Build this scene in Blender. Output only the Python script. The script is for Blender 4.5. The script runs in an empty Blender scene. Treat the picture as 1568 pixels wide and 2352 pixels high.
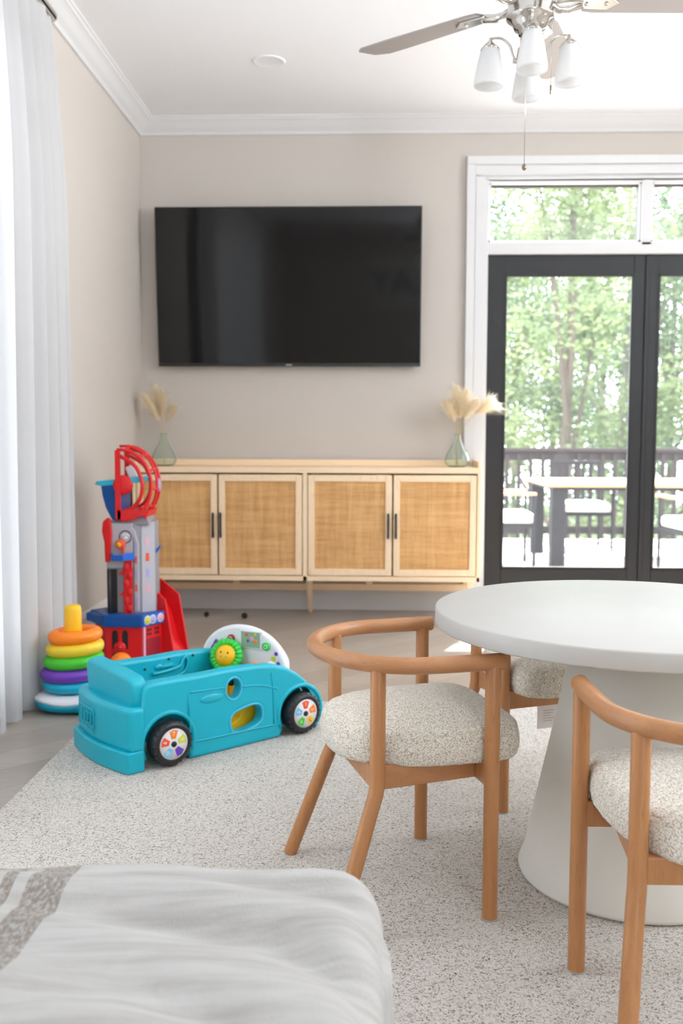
import bpy, bmesh, math, random
from math import sin, cos, pi, radians, sqrt, atan2
from mathutils import Vector, Matrix, noise
S = bpy.context.scene
COL = S.collection

# ------------------------------------------------------------------ camera
F_PX, PITCH, YAW, ROLL, HC = 2200.0, 0.07738, 0.03518, 0.00289, 0.96
cam = bpy.data.cameras.new('camera'); camo = bpy.data.objects.new('camera', cam); COL.objects.link(camo)
fw = Vector((-sin(YAW)*cos(PITCH), cos(YAW)*cos(PITCH), -sin(PITCH)))
rt = Vector((cos(YAW), sin(YAW), 0)); up = rt.cross(fw)
r2 = rt*cos(ROLL)+up*sin(ROLL); u2 = up*cos(ROLL)-rt*sin(ROLL)
camo.matrix_world = Matrix(((r2.x, u2.x, -fw.x, 0), (r2.y, u2.y, -fw.y, 0), (r2.z, u2.z, -fw.z, HC), (0, 0, 0, 1)))
cam.sensor_fit = 'VERTICAL'; cam.sensor_height = 36; cam.lens = F_PX/2352*36
cam.dof.use_dof = True; cam.dof.focus_distance = 1.97; cam.dof.aperture_fstop = 4.4
cam.clip_start = .05; cam.clip_end = 300
S.camera = camo
S.view_settings.view_transform = 'Standard'; S.view_settings.look = 'None'
S.view_settings.gamma = 1; S.view_settings.exposure = 0.13
S.view_settings.use_curve_mapping = False
S.cycles.use_denoising = True
S.cycles.max_bounces = 10; S.cycles.diffuse_bounces = 6; S.cycles.transparent_max_bounces = 16
S.cycles.sample_clamp_indirect = 6

# ------------------------------------------------------------------ sky, sun and added fill
w = bpy.data.worlds.new('sky'); S.world = w; w.use_nodes = True
bg = w.node_tree.nodes['Background']
bg.inputs[0].default_value = (.85, .925, 1, 1); bg.inputs[1].default_value = 9.3
sl = bpy.data.lights.new('sun', 'SUN'); sl.energy = 26; sl.angle = radians(.6); sl.color = (1, .965, .9)
so = bpy.data.objects.new('sun', sl); COL.objects.link(so)
so.rotation_euler = Vector((.43, 1.15, 1.954)).to_track_quat('Z', 'Y').to_euler()
def area(name, loc, rot, sx, sy, e, col=(1, 1, 1)):
    l = bpy.data.lights.new(name, 'AREA'); l.shape = 'RECTANGLE'; l.size = sx; l.size_y = sy; l.energy = e; l.color = col
    o = bpy.data.objects.new(name, l); COL.objects.link(o); o.location = loc; o.rotation_euler = rot
    return o
XRW = 3.70
# added fill lamps, set outside the unseen right and rear wall openings
def aim(o, d): o.rotation_euler = Vector(d).to_track_quat('-Z', 'Y').to_euler()
# both tilted up with a narrow spread to brighten the ceiling and room
a_ = area('right_fill_lamp', (XRW, 2.1, 1.86), (0, 0, 0), 2.5, .55, 125, (.90, .955, 1)); a_.data.spread = radians(100); aim(a_, (-.82, .08, .72))
a_ = area('rear_fill_lamp', (1.43, -3.2, 1.4), (pi/2, 0, 0), .60, 1.95, 60, (.885, .945, 1)); a_.data.spread = radians(100); aim(a_, (-.12, .72, .66))

# ------------------------------------------------------------------ materials
MATS = {}
def mat(name, col=(.8, .8, .8), rough=.5, metal=0, **kw):
    m = bpy.data.materials.new(name); m.use_nodes = True
    b = m.node_tree.nodes['Principled BSDF']
    b.inputs['Base Color'].default_value = (*col, 1); b.inputs['Roughness'].default_value = rough; b.inputs['Metallic'].default_value = metal
    for k, v in kw.items(): b.inputs[k.replace('_', ' ')].default_value = v
    MATS[name] = m; return m
def srgb(r, g, b):
    f = lambda c: (c/255/12.92 if c/255 <= .04045 else ((c/255+.055)/1.055)**2.4)
    return (f(r), f(g), f(b))
class NT:
    def __init__(s, m): s.t = m.node_tree; s.n = s.t.nodes; s.b = s.n['Principled BSDF']
    def add(s, t, **kw):
        n = s.n.new(t)
        for k, v in kw.items():
            if hasattr(n, k): setattr(n, k, v)
            else: n.inputs[k.replace('_', ' ')].default_value = v
        return n
    def l(s, a, b): s.t.links.new(a, b)
    def coord(s, scale=(1, 1, 1), kind='Object', rot=(0, 0, 0)):
        c = s.add('ShaderNodeTexCoord'); m = s.add('ShaderNodeMapping'); s.l(c.outputs[kind], m.inputs[0])
        m.inputs['Scale'].default_value = scale; m.inputs['Rotation'].default_value = rot
        return m.outputs[0]
    def ramp(s, fac, stops):
        r = s.add('ShaderNodeValToRGB'); s.l(fac, r.inputs[0]); e = r.color_ramp.elements
        while len(e) < len(stops): e.new(.5)
        for x, (p, c) in zip(e, stops): x.position = p; x.color = (*c, 1) if len(c) == 3 else c
        return r.outputs[0]
    def mix(s, fac, a, b, blend='MIX'):
        m = s.n.new('ShaderNodeMix'); m.data_type = 'RGBA'; m.blend_type = blend
        for sock, v in ((m.inputs[0], fac), (m.inputs[6], a), (m.inputs[7], b)):
            if isinstance(v, (int, float)): sock.default_value = v
            elif isinstance(v, tuple): sock.default_value = (*v, 1)
            else: s.l(v, sock)
        return m.outputs[2]
    def bump(s, h, dist=.002, strength=1.0):
        b = s.add('ShaderNodeBump'); b.inputs['Strength'].default_value = strength; b.inputs['Distance'].default_value = dist
        s.l(h, b.inputs['Height']); s.l(b.outputs[0], s.b.inputs['Normal']); return b
    def noise(s, vec, scale, detail=3, rough=.5, dist=0):
        n = s.add('ShaderNodeTexNoise'); s.l(vec, n.inputs['Vector'])
        n.inputs['Scale'].default_value = scale; n.inputs['Detail'].default_value = detail
        n.inputs['Roughness'].default_value = rough; n.inputs['Distortion'].default_value = dist
        return n.outputs[0]
def plastic(name, col, rough=.33): return mat(name, col, rough)

wall_m = mat('greige_wall_paint', srgb(197, 189, 181), .85)
t = NT(wall_m); t.bump(t.noise(t.coord(), 220, 2), .0006, .4)
ceil_m = mat('white_ceiling_paint', srgb(238, 239, 242), .9)
trim_m = mat('white_trim_paint', srgb(216, 215, 215), .45)
dark_door_m = mat('charcoal_door_paint', srgb(26, 26, 28), .5)
chrome_m = mat('brushed_nickel', (.62, .59, .55), .16, 1)
blade_m = mat('fan_blade_laminate', srgb(160, 152, 147), .4)
black_m = mat('black_metal', (.018, .018, .02), .4)
tv_m = mat('tv_glass', (.008, .008, .008), .06, 0, IOR=1.42)
tvf_m = mat('tv_bezel', (.012, .012, .012), .35)
grey_m = mat('grey_mark', (.4, .4, .4), .4)

# glass: clear pane with a faint translucent mix standing in for veiling glare
glass_m = bpy.data.materials.new('window_glass'); glass_m.use_nodes = True
nt = glass_m.node_tree; nt.nodes.clear()
o_ = nt.nodes.new('ShaderNodeOutputMaterial'); tr = nt.nodes.new('ShaderNodeBsdfTransparent'); gl = nt.nodes.new('ShaderNodeBsdfGlossy')
gl.inputs['Roughness'].default_value = .02
fr = nt.nodes.new('ShaderNodeFresnel'); fr.inputs[0].default_value = 1.3
geo_ = nt.nodes.new('ShaderNodeNewGeometry'); inv_ = nt.nodes.new('ShaderNodeMath'); inv_.operation = 'SUBTRACT'; inv_.inputs[0].default_value = 1; nt.links.new(geo_.outputs['Backfacing'], inv_.inputs[1])
mu_ = nt.nodes.new('ShaderNodeMath'); mu_.operation = 'MULTIPLY'; nt.links.new(fr.outputs[0], mu_.inputs[0]); nt.links.new(inv_.outputs[0], mu_.inputs[1])   # reflect at the outer face of each side only
mx = nt.nodes.new('ShaderNodeMixShader'); nt.links.new(mu_.outputs[0], mx.inputs[0]); nt.links.new(tr.outputs[0], mx.inputs[1]); nt.links.new(gl.outputs[0], mx.inputs[2])
tl = nt.nodes.new('ShaderNodeBsdfTranslucent'); tl.inputs[0].default_value = (.95, .97, 1, 1)
mx2 = nt.nodes.new('ShaderNodeMixShader'); mx2.inputs[0].default_value = .006
nt.links.new(mx.outputs[0], mx2.inputs[1]); nt.links.new(tl.outputs[0], mx2.inputs[2]); nt.links.new(mx2.outputs[0], o_.inputs[0])
veil_m = glass_m.copy(); veil_m.name = 'veiled_transom_glass'  # more haze mixed into the transom panes, standing in for glare
[n for n in veil_m.node_tree.nodes if n.type == 'MIX_SHADER' and not n.inputs[0].is_linked][0].inputs[0].default_value = .012

vglass_m = mat('green_vase_glass', (.90, .97, .92), .04, 0, IOR=1.3)
vglass_m.node_tree.nodes['Principled BSDF'].inputs['Transmission Weight'].default_value = .96
frost_m = mat('frosted_shade_glass', srgb(244, 243, 242), .45); t = NT(frost_m)
tlb = t.add('ShaderNodeBsdfTranslucent'); tlb.inputs[0].default_value = (.93, .93, .93, 1); ms = t.add('ShaderNodeMixShader'); ms.inputs[0].default_value = .55
t.l(t.b.outputs[0], ms.inputs[1]); t.l(tlb.outputs[0], ms.inputs[2]); t.l(ms.outputs[0], t.n['Material Output'].inputs[0])

def wood(name, c1, c2, scale=(1, 1, .07), freq=60, rough=.42, bumpd=.0003):
    m = mat(name, c1, rough); t = NT(m)
    n1 = t.noise(t.coord(scale), freq, 5, .6, .6); n2 = t.noise(t.coord((scale[0]*4, scale[1]*4, scale[2]*6)), freq*1.5, 2)
    c = t.mix(n1, c1, c2)
    c = t.mix(t.ramp(n2, [(.62, (0, 0, 0)), (.74, (.55, .55, .55))]), c, tuple(x*.62 for x in c2))
    t.l(c, t.b.inputs['Base Color']); t.bump(n1, bumpd, .5); return m
beech_m = wood('beech_wood', srgb(198, 142, 92), srgb(160, 104, 60), (1, 1, .06), 70, .38)
beechx_m = wood('beech_wood_rail', srgb(194, 140, 94), srgb(160, 106, 66), (.25, .25, 1), 60, .36)
oak_m = wood('light_oak', srgb(252, 228, 194), srgb(236, 206, 168), (.06, 1, 1), 40, .5)
oakv_m = wood('light_oak_upright', srgb(252, 228, 194), srgb(234, 204, 166), (1, 1, .06), 40, .5)

# rattan webbing
rattan_m = mat('woven_rattan', srgb(200, 150, 92), .6); t = NT(rattan_m)
hb = t.noise(t.coord((1.6, 1, 22)), 1.9, 4, .7); vb = t.noise(t.coord((22, 1, 1.6)), 1.9, 4, .7)
c = t.mix(t.ramp(hb, [(.3, (0, 0, 0)), (.7, (1, 1, 1))]), srgb(186, 132, 70), srgb(255, 208, 142))
c2 = t.mix(t.ramp(vb, [(.3, (0, 0, 0)), (.7, (1, 1, 1))]), srgb(192, 138, 76), srgb(255, 210, 146))
c = t.mix(.5, c, c2)
cx = t.coord((1, 1, 1)); sep = t.add('ShaderNodeSeparateXYZ'); t.l(cx, sep.inputs[0])
def tri(sock, p):
    m1 = t.add('ShaderNodeMath', operation='PINGPONG'); t.l(sock, m1.inputs[0]); m1.inputs[1].default_value = p
    m2 = t.add('ShaderNodeMath', operation='DIVIDE'); t.l(m1.outputs[0], m2.inputs[0]); m2.inputs[1].default_value = p; return m2.outputs[0]
a, b_ = tri(sep.outputs[0], .0032), tri(sep.outputs[2], .0032)
mn = t.add('ShaderNodeMath', operation='MINIMUM'); t.l(a, mn.inputs[0]); t.l(b_, mn.inputs[1])
hole = t.ramp(mn.outputs[0], [(.42, (0, 0, 0)), (.55, (1, 1, 1))])
c = t.mix(hole, c, srgb(166, 112, 60)); t.l(c, t.b.inputs['Base Color']); t.bump(hole, -.001, .6)

# wood-look floor tile laid diagonally
floor_m = mat('wood_look_tile', (.5, .48, .45), .29); t = NT(floor_m)
cv = t.coord(rot=(0, 0, radians(-44)))
br = t.add('ShaderNodeTexBrick'); t.l(cv, br.inputs['Vector'])
br.offset = .37; br.inputs['Scale'].default_value = 1; br.inputs['Brick Width'].default_value = .92; br.inputs['Row Height'].default_value = .148
br.inputs['Mortar Size'].default_value = .0022; br.inputs['Mortar Smooth'].default_value = .3; br.inputs['Bias'].default_value = 0
br.inputs['Color1'].default_value = (*srgb(182, 173, 163), 1); br.inputs['Color2'].default_value = (*srgb(158, 148, 138), 1); br.inputs['Mortar'].default_value = (*srgb(150, 142, 134), 1)
g = t.noise(t.coord((.9, 9, 1), rot=(0, 0, radians(-44))), 5, 6, .65, .8)
c = t.mix(t.ramp(g, [(.3, (0, 0, 0)), (.72, (1, 1, 1))]), br.outputs[0], srgb(150, 138, 126), 'MIX')
c = t.mix(.62, br.outputs[0], c); c = t.mix(br.outputs[1], c, srgb(140, 132, 126)); t.l(c, t.b.inputs['Base Color']); t.bump(g, .0006, .5)

# flecked pile rug
rug_m = mat('flecked_rug_pile', (.6, .57, .53), .95); t = NT(rug_m)
n1 = t.noise(t.coord(), 190, 3, .6, 1.4); n2 = t.noise(t.coord(), 17, 3, .5); n3 = t.noise(t.coord((1, 1, 1)), 420, 2, .5)
big = t.ramp(n2, [(.35, (.0, .0, .0)), (.7, (1, 1, 1))])
fl = t.ramp(n1, [(.36, (1, 1, 1)), (.50, (0, 0, 0))])
c = t.mix(n3, srgb(208, 201, 192), srgb(236, 230, 222))
c = t.mix(fl, c, srgb(104, 86, 66))
c = t.mix(t.mix(big, (.0, .0, .0), (.28, .28, .28)), c, srgb(222, 216, 208)); t.l(c, t.b.inputs['Base Color'])
t.bump(t.mix(.5, n1, n3), .006, .9)

# boucle
def boucle(name):
    m = mat(name, (.8, .77, .7), .95); t = NT(m)
    v = t.add('ShaderNodeTexVoronoi'); v.feature = 'F1'; cc = t.coord()
    nz = t.add('ShaderNodeTexNoise'); t.l(cc, nz.inputs['Vector']); nz.inputs['Scale'].default_value = 60; nz.inputs['Detail'].default_value = 2
    ad = t.add('ShaderNodeVectorMath', operation='MULTIPLY_ADD'); t.l(nz.outputs[1], ad.inputs[0]); ad.inputs[1].default_value = (.006, .006, .006); t.l(cc, ad.inputs[2])
    t.l(ad.outputs[0], v.inputs['Vector']); v.inputs['Scale'].default_value = 330
    r = t.ramp(v.outputs['Distance'], [(.32, (1, 1, 1)), (.80, (0, 0, 0))])
    n = t.noise(cc, 120, 2)
    c = t.mix(r, srgb(192, 178, 154), srgb(246, 240, 228)); c = t.mix(t.ramp(n, [(.5, (0, 0, 0)), (.72, (.7, .7, .7))]), c, srgb(252, 248, 240))
    t.l(c, t.b.inputs['Base Color']); t.bump(t.mix(.4, r, n), .0028, .8)
    t.b.inputs['Sheen Weight'].default_value = .3; return m
boucle_m = boucle('cream_boucle')
table_m = mat('matte_concrete_white', srgb(226, 223, 216), .42); t = NT(table_m)
c = t.mix(t.noise(t.coord(), 9, 5), srgb(186, 183, 177), srgb(194, 191, 186)); t.l(c, t.b.inputs['Base Color'])

ped_m = mat('pedestal_white_lifted', srgb(230, 226, 217), .6)  # same finish as the top, lightened to make up for shade beneath it
# sheer curtain
sheer_m = bpy.data.materials.new('sheer_white_linen'); sheer_m.use_nodes = True; nt = sheer_m.node_tree; nt.nodes.clear()
o_ = nt.nodes.new('ShaderNodeOutputMaterial'); d = nt.nodes.new('ShaderNodeBsdfDiffuse'); tl = nt.nodes.new('ShaderNodeBsdfTranslucent'); tr = nt.nodes.new('ShaderNodeBsdfTransparent')
d.inputs[0].default_value = (.56, .55, .55, 1); tl.inputs[0].default_value = (.74, .74, .75, 1)
m1 = nt.nodes.new('ShaderNodeMixShader'); m1.inputs[0].default_value = .10; nt.links.new(d.outputs[0], m1.inputs[1]); nt.links.new(tl.outputs[0], m1.inputs[2])
m2 = nt.nodes.new('ShaderNodeMixShader'); m2.inputs[0].default_value = .006; nt.links.new(m1.outputs[0], m2.inputs[1]); nt.links.new(tr.outputs[0], m2.inputs[2]); nt.links.new(m2.outputs[0], o_.inputs[0])

# striped throw
throw_m = mat('woven_throw', srgb(226, 223, 216), .95); t = NT(throw_m)
cc = t.coord(); sp = t.add('ShaderNodeSeparateXYZ'); t.l(cc, sp.inputs[0])
wob = t.noise(cc, 5, 2)
xx = t.add('ShaderNodeMath', operation='MULTIPLY_ADD'); t.l(wob, xx.inputs[0]); xx.inputs[1].default_value = .03; t.l(sp.outputs[0], xx.inputs[2])
def band(lo, hi):
    k = t.add('ShaderNodeMath', operation='COMPARE'); t.l(xx.outputs[0], k.inputs[0]); k.inputs[1].default_value = (lo+hi)/2; k.inputs[2].default_value = (hi-lo)/2; return k.outputs[0]
b1, b2, b3 = band(-.418, -.370), band(-.452, -.436), band(-.505, -.47)
s1 = t.add('ShaderNodeMath', operation='ADD'); t.l(b1, s1.inputs[0]); t.l(b2, s1.inputs[1]); s2 = t.add('ShaderNodeMath', operation='ADD'); t.l(s1.outputs[0], s2.inputs[0]); t.l(b3, s2.inputs[1])
wv = t.noise(t.coord((1, .45, 1)), 260, 2, .6)
mm = t.add('ShaderNodeMath', operation='MULTIPLY'); t.l(s2.outputs[0], mm.inputs[0]); t.l(t.ramp(wv, [(.36, (.25, .25, .25)), (.56, (1, 1, 1))]), mm.inputs[1])
st = t.noise(t.coord((.35, 3.2, 1)), 14, 4, .6)
c = t.mix(t.ramp(st, [(.4, (0, 0, 0)), (.75, (1, 1, 1))]), srgb(184, 181, 177), srgb(158, 154, 148))
c = t.mix(mm.outputs[0], c, srgb(132, 122, 114)); t.l(c, t.b.inputs['Base Color']); t.bump(wv, .0015, .6)

teal_m = plastic('teal_plastic', srgb(0, 172, 194), .4); tealL_m = plastic('light_teal_plastic', srgb(48, 180, 212), .4)
white_p = plastic('white_plastic', srgb(236, 236, 240), .35); black_p = plastic('black_plastic', (.012, .012, .013), .38)
yellow_p = plastic('yellow_plastic', srgb(246, 190, 20), .4); orange_p = plastic('orange_plastic', srgb(255, 134, 16), .38)
green_p = plastic('green_plastic', srgb(66, 190, 40), .38); lime_p = plastic('lime_plastic', srgb(38, 214, 84), .38)
purple_p = plastic('purple_plastic', srgb(112, 56, 176), .38); red_p = plastic('red_plastic', srgb(224, 24, 30), .38)
dred_p = plastic('dark_red_plastic', srgb(158, 24, 46), .4); blue_p = plastic('blue_plastic', srgb(0, 78, 156), .38)
bblue_p = plastic('bright_blue_plastic', srgb(20, 100, 205), .38); gry_p = plastic('grey_plastic', srgb(150, 146, 152), .45)
lgry_p = plastic('light_grey_plastic', srgb(186, 184, 192), .4); dgry_p = plastic('dark_grey_plastic', srgb(62, 60, 62), .5)
yring_p = plastic('yellow_ring_plastic', srgb(232, 200, 40), .38); tring_p = plastic('teal_ring_plastic', srgb(0, 170, 204), .38)
sticker_p = plastic('pink_sticker', srgb(228, 170, 190), .4); screen_p = plastic('toy_screen', srgb(150, 176, 150), .2)
lilac_p = plastic('lilac_sticker', srgb(170, 165, 220), .4); orred_p = plastic('orange_red_sticker', srgb(240, 84, 48), .4)
sky_p = plastic('pale_blue_sticker', srgb(120, 190, 225), .4); lyel_p = plastic('yellow_green_sticker', srgb(206, 214, 60), .4)
pampas_m = mat('pampas_plume', srgb(255, 246, 226), .95); t = NT(pampas_m)
tlb = t.add('ShaderNodeBsdfTranslucent'); tlb.inputs[0].default_value = (1, .93, .80, 1); ms = t.add('ShaderNodeMixShader'); ms.inputs[0].default_value = .55
t.l(t.b.outputs[0], ms.inputs[1]); t.l(tlb.outputs[0], ms.inputs[2]); t.l(ms.outputs[0], t.n['Material Output'].inputs[0])
stem_m = mat('dried_stem', srgb(196, 176, 120), .8)
label_m = mat('paper_label', srgb(232, 228, 226), .7)
# outside
deckf_m = mat('pale_deck_boards', srgb(224, 220, 214), .8); t = NT(deckf_m)
t.l(t.mix(t.noise(t.coord((8, .6, 1)), 4, 4), srgb(176, 172, 167), srgb(198, 194, 190)), t.b.inputs['Base Color'])
rail_m = mat('brown_grey_railing', srgb(50, 44, 45), .85, 0, Specular_IOR_Level=.15)
patiot_m = mat('patio_wood', srgb(170, 124, 84), .5); patiom_m = mat('patio_dark_metal', srgb(26, 25, 30), .7, 0, Specular_IOR_Level=.2)
cush_m = mat('white_outdoor_fabric', srgb(236, 234, 232), .9)
bark_m = mat('tree_bark', srgb(76, 66, 56), .9); t = NT(bark_m); t.bump(t.noise(t.coord((1, 1, .2)), 14, 4), .03, .8)
pbark_m = mat('pale_tree_bark', srgb(112, 106, 100), .9)
def leafmat(name, a, b):
    m = mat(name, a, .6); t = NT(m); n = t.noise(t.coord(), 1.1, 3, .6)
    c = t.mix(t.ramp(n, [(.35, (0, 0, 0)), (.65, (1, 1, 1))]), a, b); t.l(c, t.b.inputs['Base Color'])
    tlb = t.add('ShaderNodeBsdfTranslucent'); t.l(c, tlb.inputs[0]); ms = t.add('ShaderNodeMixShader'); ms.inputs[0].default_value = .5
    out = t.n['Material Output']; t.l(t.b.outputs[0], ms.inputs[1]); t.l(tlb.outputs[0], ms.inputs[2]); t.l(ms.outputs[0], out.inputs[0]); return m
leaf1_m = leafmat('bright_leaves', srgb(84, 98, 66), srgb(124, 136, 94)); leaf2_m = leafmat('mid_leaves', srgb(68, 86, 62), srgb(100, 118, 88))
grass_m = mat('forest_floor', srgb(70, 84, 52), .95)

# ------------------------------------------------------------------ mesh helpers
class MB:
    def __init__(s): s.v = []; s.f = []; s.sm = []
    def add(s, vs, fs, smooth=False, M=None):
        o = len(s.v); s.v += [tuple(M @ Vector(p)) if M else tuple(p) for p in vs]
        s.f += [tuple(i+o for i in f) for f in fs]; s.sm += [smooth]*len(fs); return s
    def box(s, x0, x1, y0, y1, z0, z1, M=None):
        v = [(x, y, z) for z in (z0, z1) for y in (y0, y1) for x in (x0, x1)]
        return s.add(v, [(0, 2, 3, 1), (4, 5, 7, 6), (0, 1, 5, 4), (2, 6, 7, 3), (0, 4, 6, 2), (1, 3, 7, 5)], False, M)
    def prism(s, pts, a, b, axis='y', M=None, smooth=False):
        n = len(pts)
        def P(p, d): return {'y': (p[0], d, p[1]), 'z': (p[0], p[1], d), 'x': (d, p[0], p[1])}[axis]
        vs = [P(p, a) for p in pts]+[P(p, b) for p in pts]
        fs = [tuple(range(n)), tuple(range(2*n-1, n-1, -1))]
        s.add(vs, fs, False, M); o = len(s.v)-2*n
        s.f += [(o+i, o+n+i, o+n+(i+1) % n, o+(i+1) % n) for i in range(n)]; s.sm += [smooth]*n; return s
    def lathe(s, prof, n=32, M=None, smooth=True, cap=True):
        vs = []; fs = []
        for r, z in prof: vs += [(r*cos(2*pi*i/n), r*sin(2*pi*i/n), z) for i in range(n)]
        for j in range(len(prof)-1):
            for i in range(n): a = j*n+i; b = j*n+(i+1) % n; fs.append((a, b, b+n, a+n))
        s.add(vs, fs, smooth, M)
        if cap:
            o = len(s.v)-len(vs)
            if prof[0][0] > 1e-6: s.f.append(tuple(o+i for i in range(n-1, -1, -1))); s.sm.append(False)
            if prof[-1][0] > 1e-6: s.f.append(tuple(o+(len(prof)-1)*n+i for i in range(n))); s.sm.append(False)
        return s
    def tube(s, path, r, n=12, M=None, caps=True, closed=False):
        P = [Vector(p) for p in path]; R = r if isinstance(r, (list, tuple)) else [r]*len(P)
        T = []
        for i in range(len(P)):
            a = P[i-1] if (i > 0 or closed) else P[i]; b = P[(i+1) % len(P)] if (i < len(P)-1 or closed) else P[i]
            T.append((b-a).normalized())
        nrm = T[0].orthogonal().normalized(); vs = []
        for i, p in enumerate(P):
            nrm = (nrm-T[i]*nrm.dot(T[i])).normalized(); bi = T[i].cross(nrm)
            vs += [tuple(p+(nrm*cos(2*pi*k/n)+bi*sin(2*pi*k/n))*R[i]) for k in range(n)]
        fs = []; m = len(P)
        for j in range(m if closed else m-1):
            for k in range(n): fs.append((j*n+k, j*n+(k+1) % n, ((j+1) % m)*n+(k+1) % n, ((j+1) % m)*n+k))
        s.add(vs, fs, True, M)
        if caps and not closed:
            o = len(s.v)-len(vs); s.f.append(tuple(o+k for k in range(n-1, -1, -1))); s.f.append(tuple(o+(m-1)*n+k for k in range(n))); s.sm += [False]*2
        return s
    def torus(s, R, r, n=40, m=14, M=None, flat=1.0):
        vs = [((R+r*cos(2*pi*j/m))*cos(2*pi*i/n), (R+r*cos(2*pi*j/m))*sin(2*pi*i/n), r*flat*sin(2*pi*j/m)) for i in range(n) for j in range(m)]
        fs = [(i*m+j, ((i+1) % n)*m+j, ((i+1) % n)*m+(j+1) % m, i*m+(j+1) % m) for i in range(n) for j in range(m)]
        return s.add(vs, fs, True, M)
    def grid(s, fn, nu, nv, M=None, smooth=True, wrap=False):
        vs = [fn(i/nu, j/nv) for j in range(nv+1) for i in range(nu+1)]
        fs = [(j*(nu+1)+i, j*(nu+1)+i+1, (j+1)*(nu+1)+i+1, (j+1)*(nu+1)+i) for j in range(nv) for i in range(nu)]
        return s.add(vs, fs, smooth, M)
    def sphere(s, c, rx, ry=None, rz=None, n=20, m=12, M=None):
        ry = ry or rx; rz = rz or rx
        pr = [(sin(pi*j/m), -cos(pi*j/m)) for j in range(m+1)]
        L = Matrix.Translation(c) @ Matrix.Diagonal((rx, ry, rz, 1)); return s.lathe(pr, n, (M @ L) if M else L, True, False)
    def build(s, name, m, parent=None, bevel=0, seg=2, **props):
        me = bpy.data.meshes.new(name); me.from_pydata(s.v, [], s.f)
        me.polygons.foreach_set('use_smooth', s.sm); me.materials.append(m); me.update()
        bm = bmesh.new(); bm.from_mesh(me); bmesh.ops.remove_doubles(bm, verts=bm.verts, dist=1e-6); bmesh.ops.recalc_face_normals(bm, faces=bm.faces); bm.to_mesh(me); bm.free()
        o = bpy.data.objects.new(name, me); COL.objects.link(o)
        if parent: o.parent = parent
        if bevel:
            b = o.modifiers.new('bevel', 'BEVEL'); b.width = bevel; b.segments = seg; b.limit_method = 'ANGLE'; b.angle_limit = radians(35); b.harden_normals = False
        for k, v in props.items(): o[k] = v
        return o
def box(*a, **k): return MB().box(*a, **k)
def thing(name, label, cat, loc=(0, 0, 0), rz=0, group=None, rot=None):
    o = bpy.data.objects.new(name, None); COL.objects.link(o); o.location = loc; o.rotation_euler = rot or (0, 0, rz)
    o.empty_display_size = .05; o['label'] = label; o['category'] = cat
    if group: o['group'] = group
    return o
def tag(o, label, cat, group=None):
    o['label'] = label; o['category'] = cat
    if group: o['group'] = group
    return o
def kids(o): return list(o.children)
def copy_tree(o, parent=None):
    c = o.copy(); COL.objects.link(c)
    if parent: c.parent = parent
    for ch in kids(o): copy_tree(ch, c)
    return c
def struct(o): o['kind'] = 'structure'; return o
def curve_part(name, outlines, depth, m, parent, bevel=.004, M=None, res=3, **props):
    """flat outline with holes (closed point lists in local x,y), extruded to a rounded slab; M places it"""
    cu = bpy.data.curves.new(name, 'CURVE'); cu.dimensions = '2D'; cu.fill_mode = 'BOTH'
    cu.extrude = max(depth/2-bevel, .0001); cu.bevel_depth = bevel; cu.bevel_resolution = res; cu.offset = -bevel
    for pts in outlines:
        s = cu.splines.new('POLY'); s.points.add(len(pts)-1); s.use_cyclic_u = True
        for p, q in zip(s.points, pts): p.co = (q[0], q[1], 0, 1)
    tmp = bpy.data.objects.new('tmp', cu); COL.objects.link(tmp)
    dg = bpy.context.evaluated_depsgraph_get(); me = bpy.data.meshes.new_from_object(tmp.evaluated_get(dg))
    bpy.data.objects.remove(tmp); bpy.data.curves.remove(cu)
    me.name = name; me.materials.clear(); me.materials.append(m)
    if M: me.transform(M)
    o = bpy.data.objects.new(name, me); COL.objects.link(o)
    if parent: o.parent = parent
    for k, v in props.items(): o[k] = v
    return o
def text_part(name, txt, size, depth, m, parent, M):
    cu = bpy.data.curves.new(name, 'FONT'); cu.body = txt; cu.size = size; cu.extrude = depth; cu.align_x = 'CENTER'; cu.align_y = 'CENTER'
    tmp = bpy.data.objects.new('tmp', cu); COL.objects.link(tmp)
    dg = bpy.context.evaluated_depsgraph_get(); me = bpy.data.meshes.new_from_object(tmp.evaluated_get(dg))
    bpy.data.objects.remove(tmp); bpy.data.curves.remove(cu)
    me.name = name; me.materials.clear(); me.materials.append(m); me.transform(M)
    o = bpy.data.objects.new(name, me); COL.objects.link(o)
    if parent: o.parent = parent
    return o
def arc(cx, cy, rx, ry, a0, a1, n=12):
    return [(cx+rx*cos(radians(a0+(a1-a0)*i/n)), cy+ry*sin(radians(a0+(a1-a0)*i/n))) for i in range(n+1)]
def smooth_path(pts, k=6, closed=False):
    P = [Vector(p) for p in pts]; n = len(P); out = []
    rng = range(n if closed else n-1)
    for i in rng:
        p0 = P[(i-1) % n] if (closed or i > 0) else P[i]; p1 = P[i]; p2 = P[(i+1) % n]; p3 = P[(i+2) % n] if (closed or i+2 < n) else p2
        for j in range(k):
            u = j/k; out.append(.5*((2*p1)+(p2-p0)*u+(2*p0-5*p1+4*p2-p3)*u*u+(3*p1-p0-3*p2+p3)*u**3))
    if not closed: out.append(P[-1])
    return out

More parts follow.
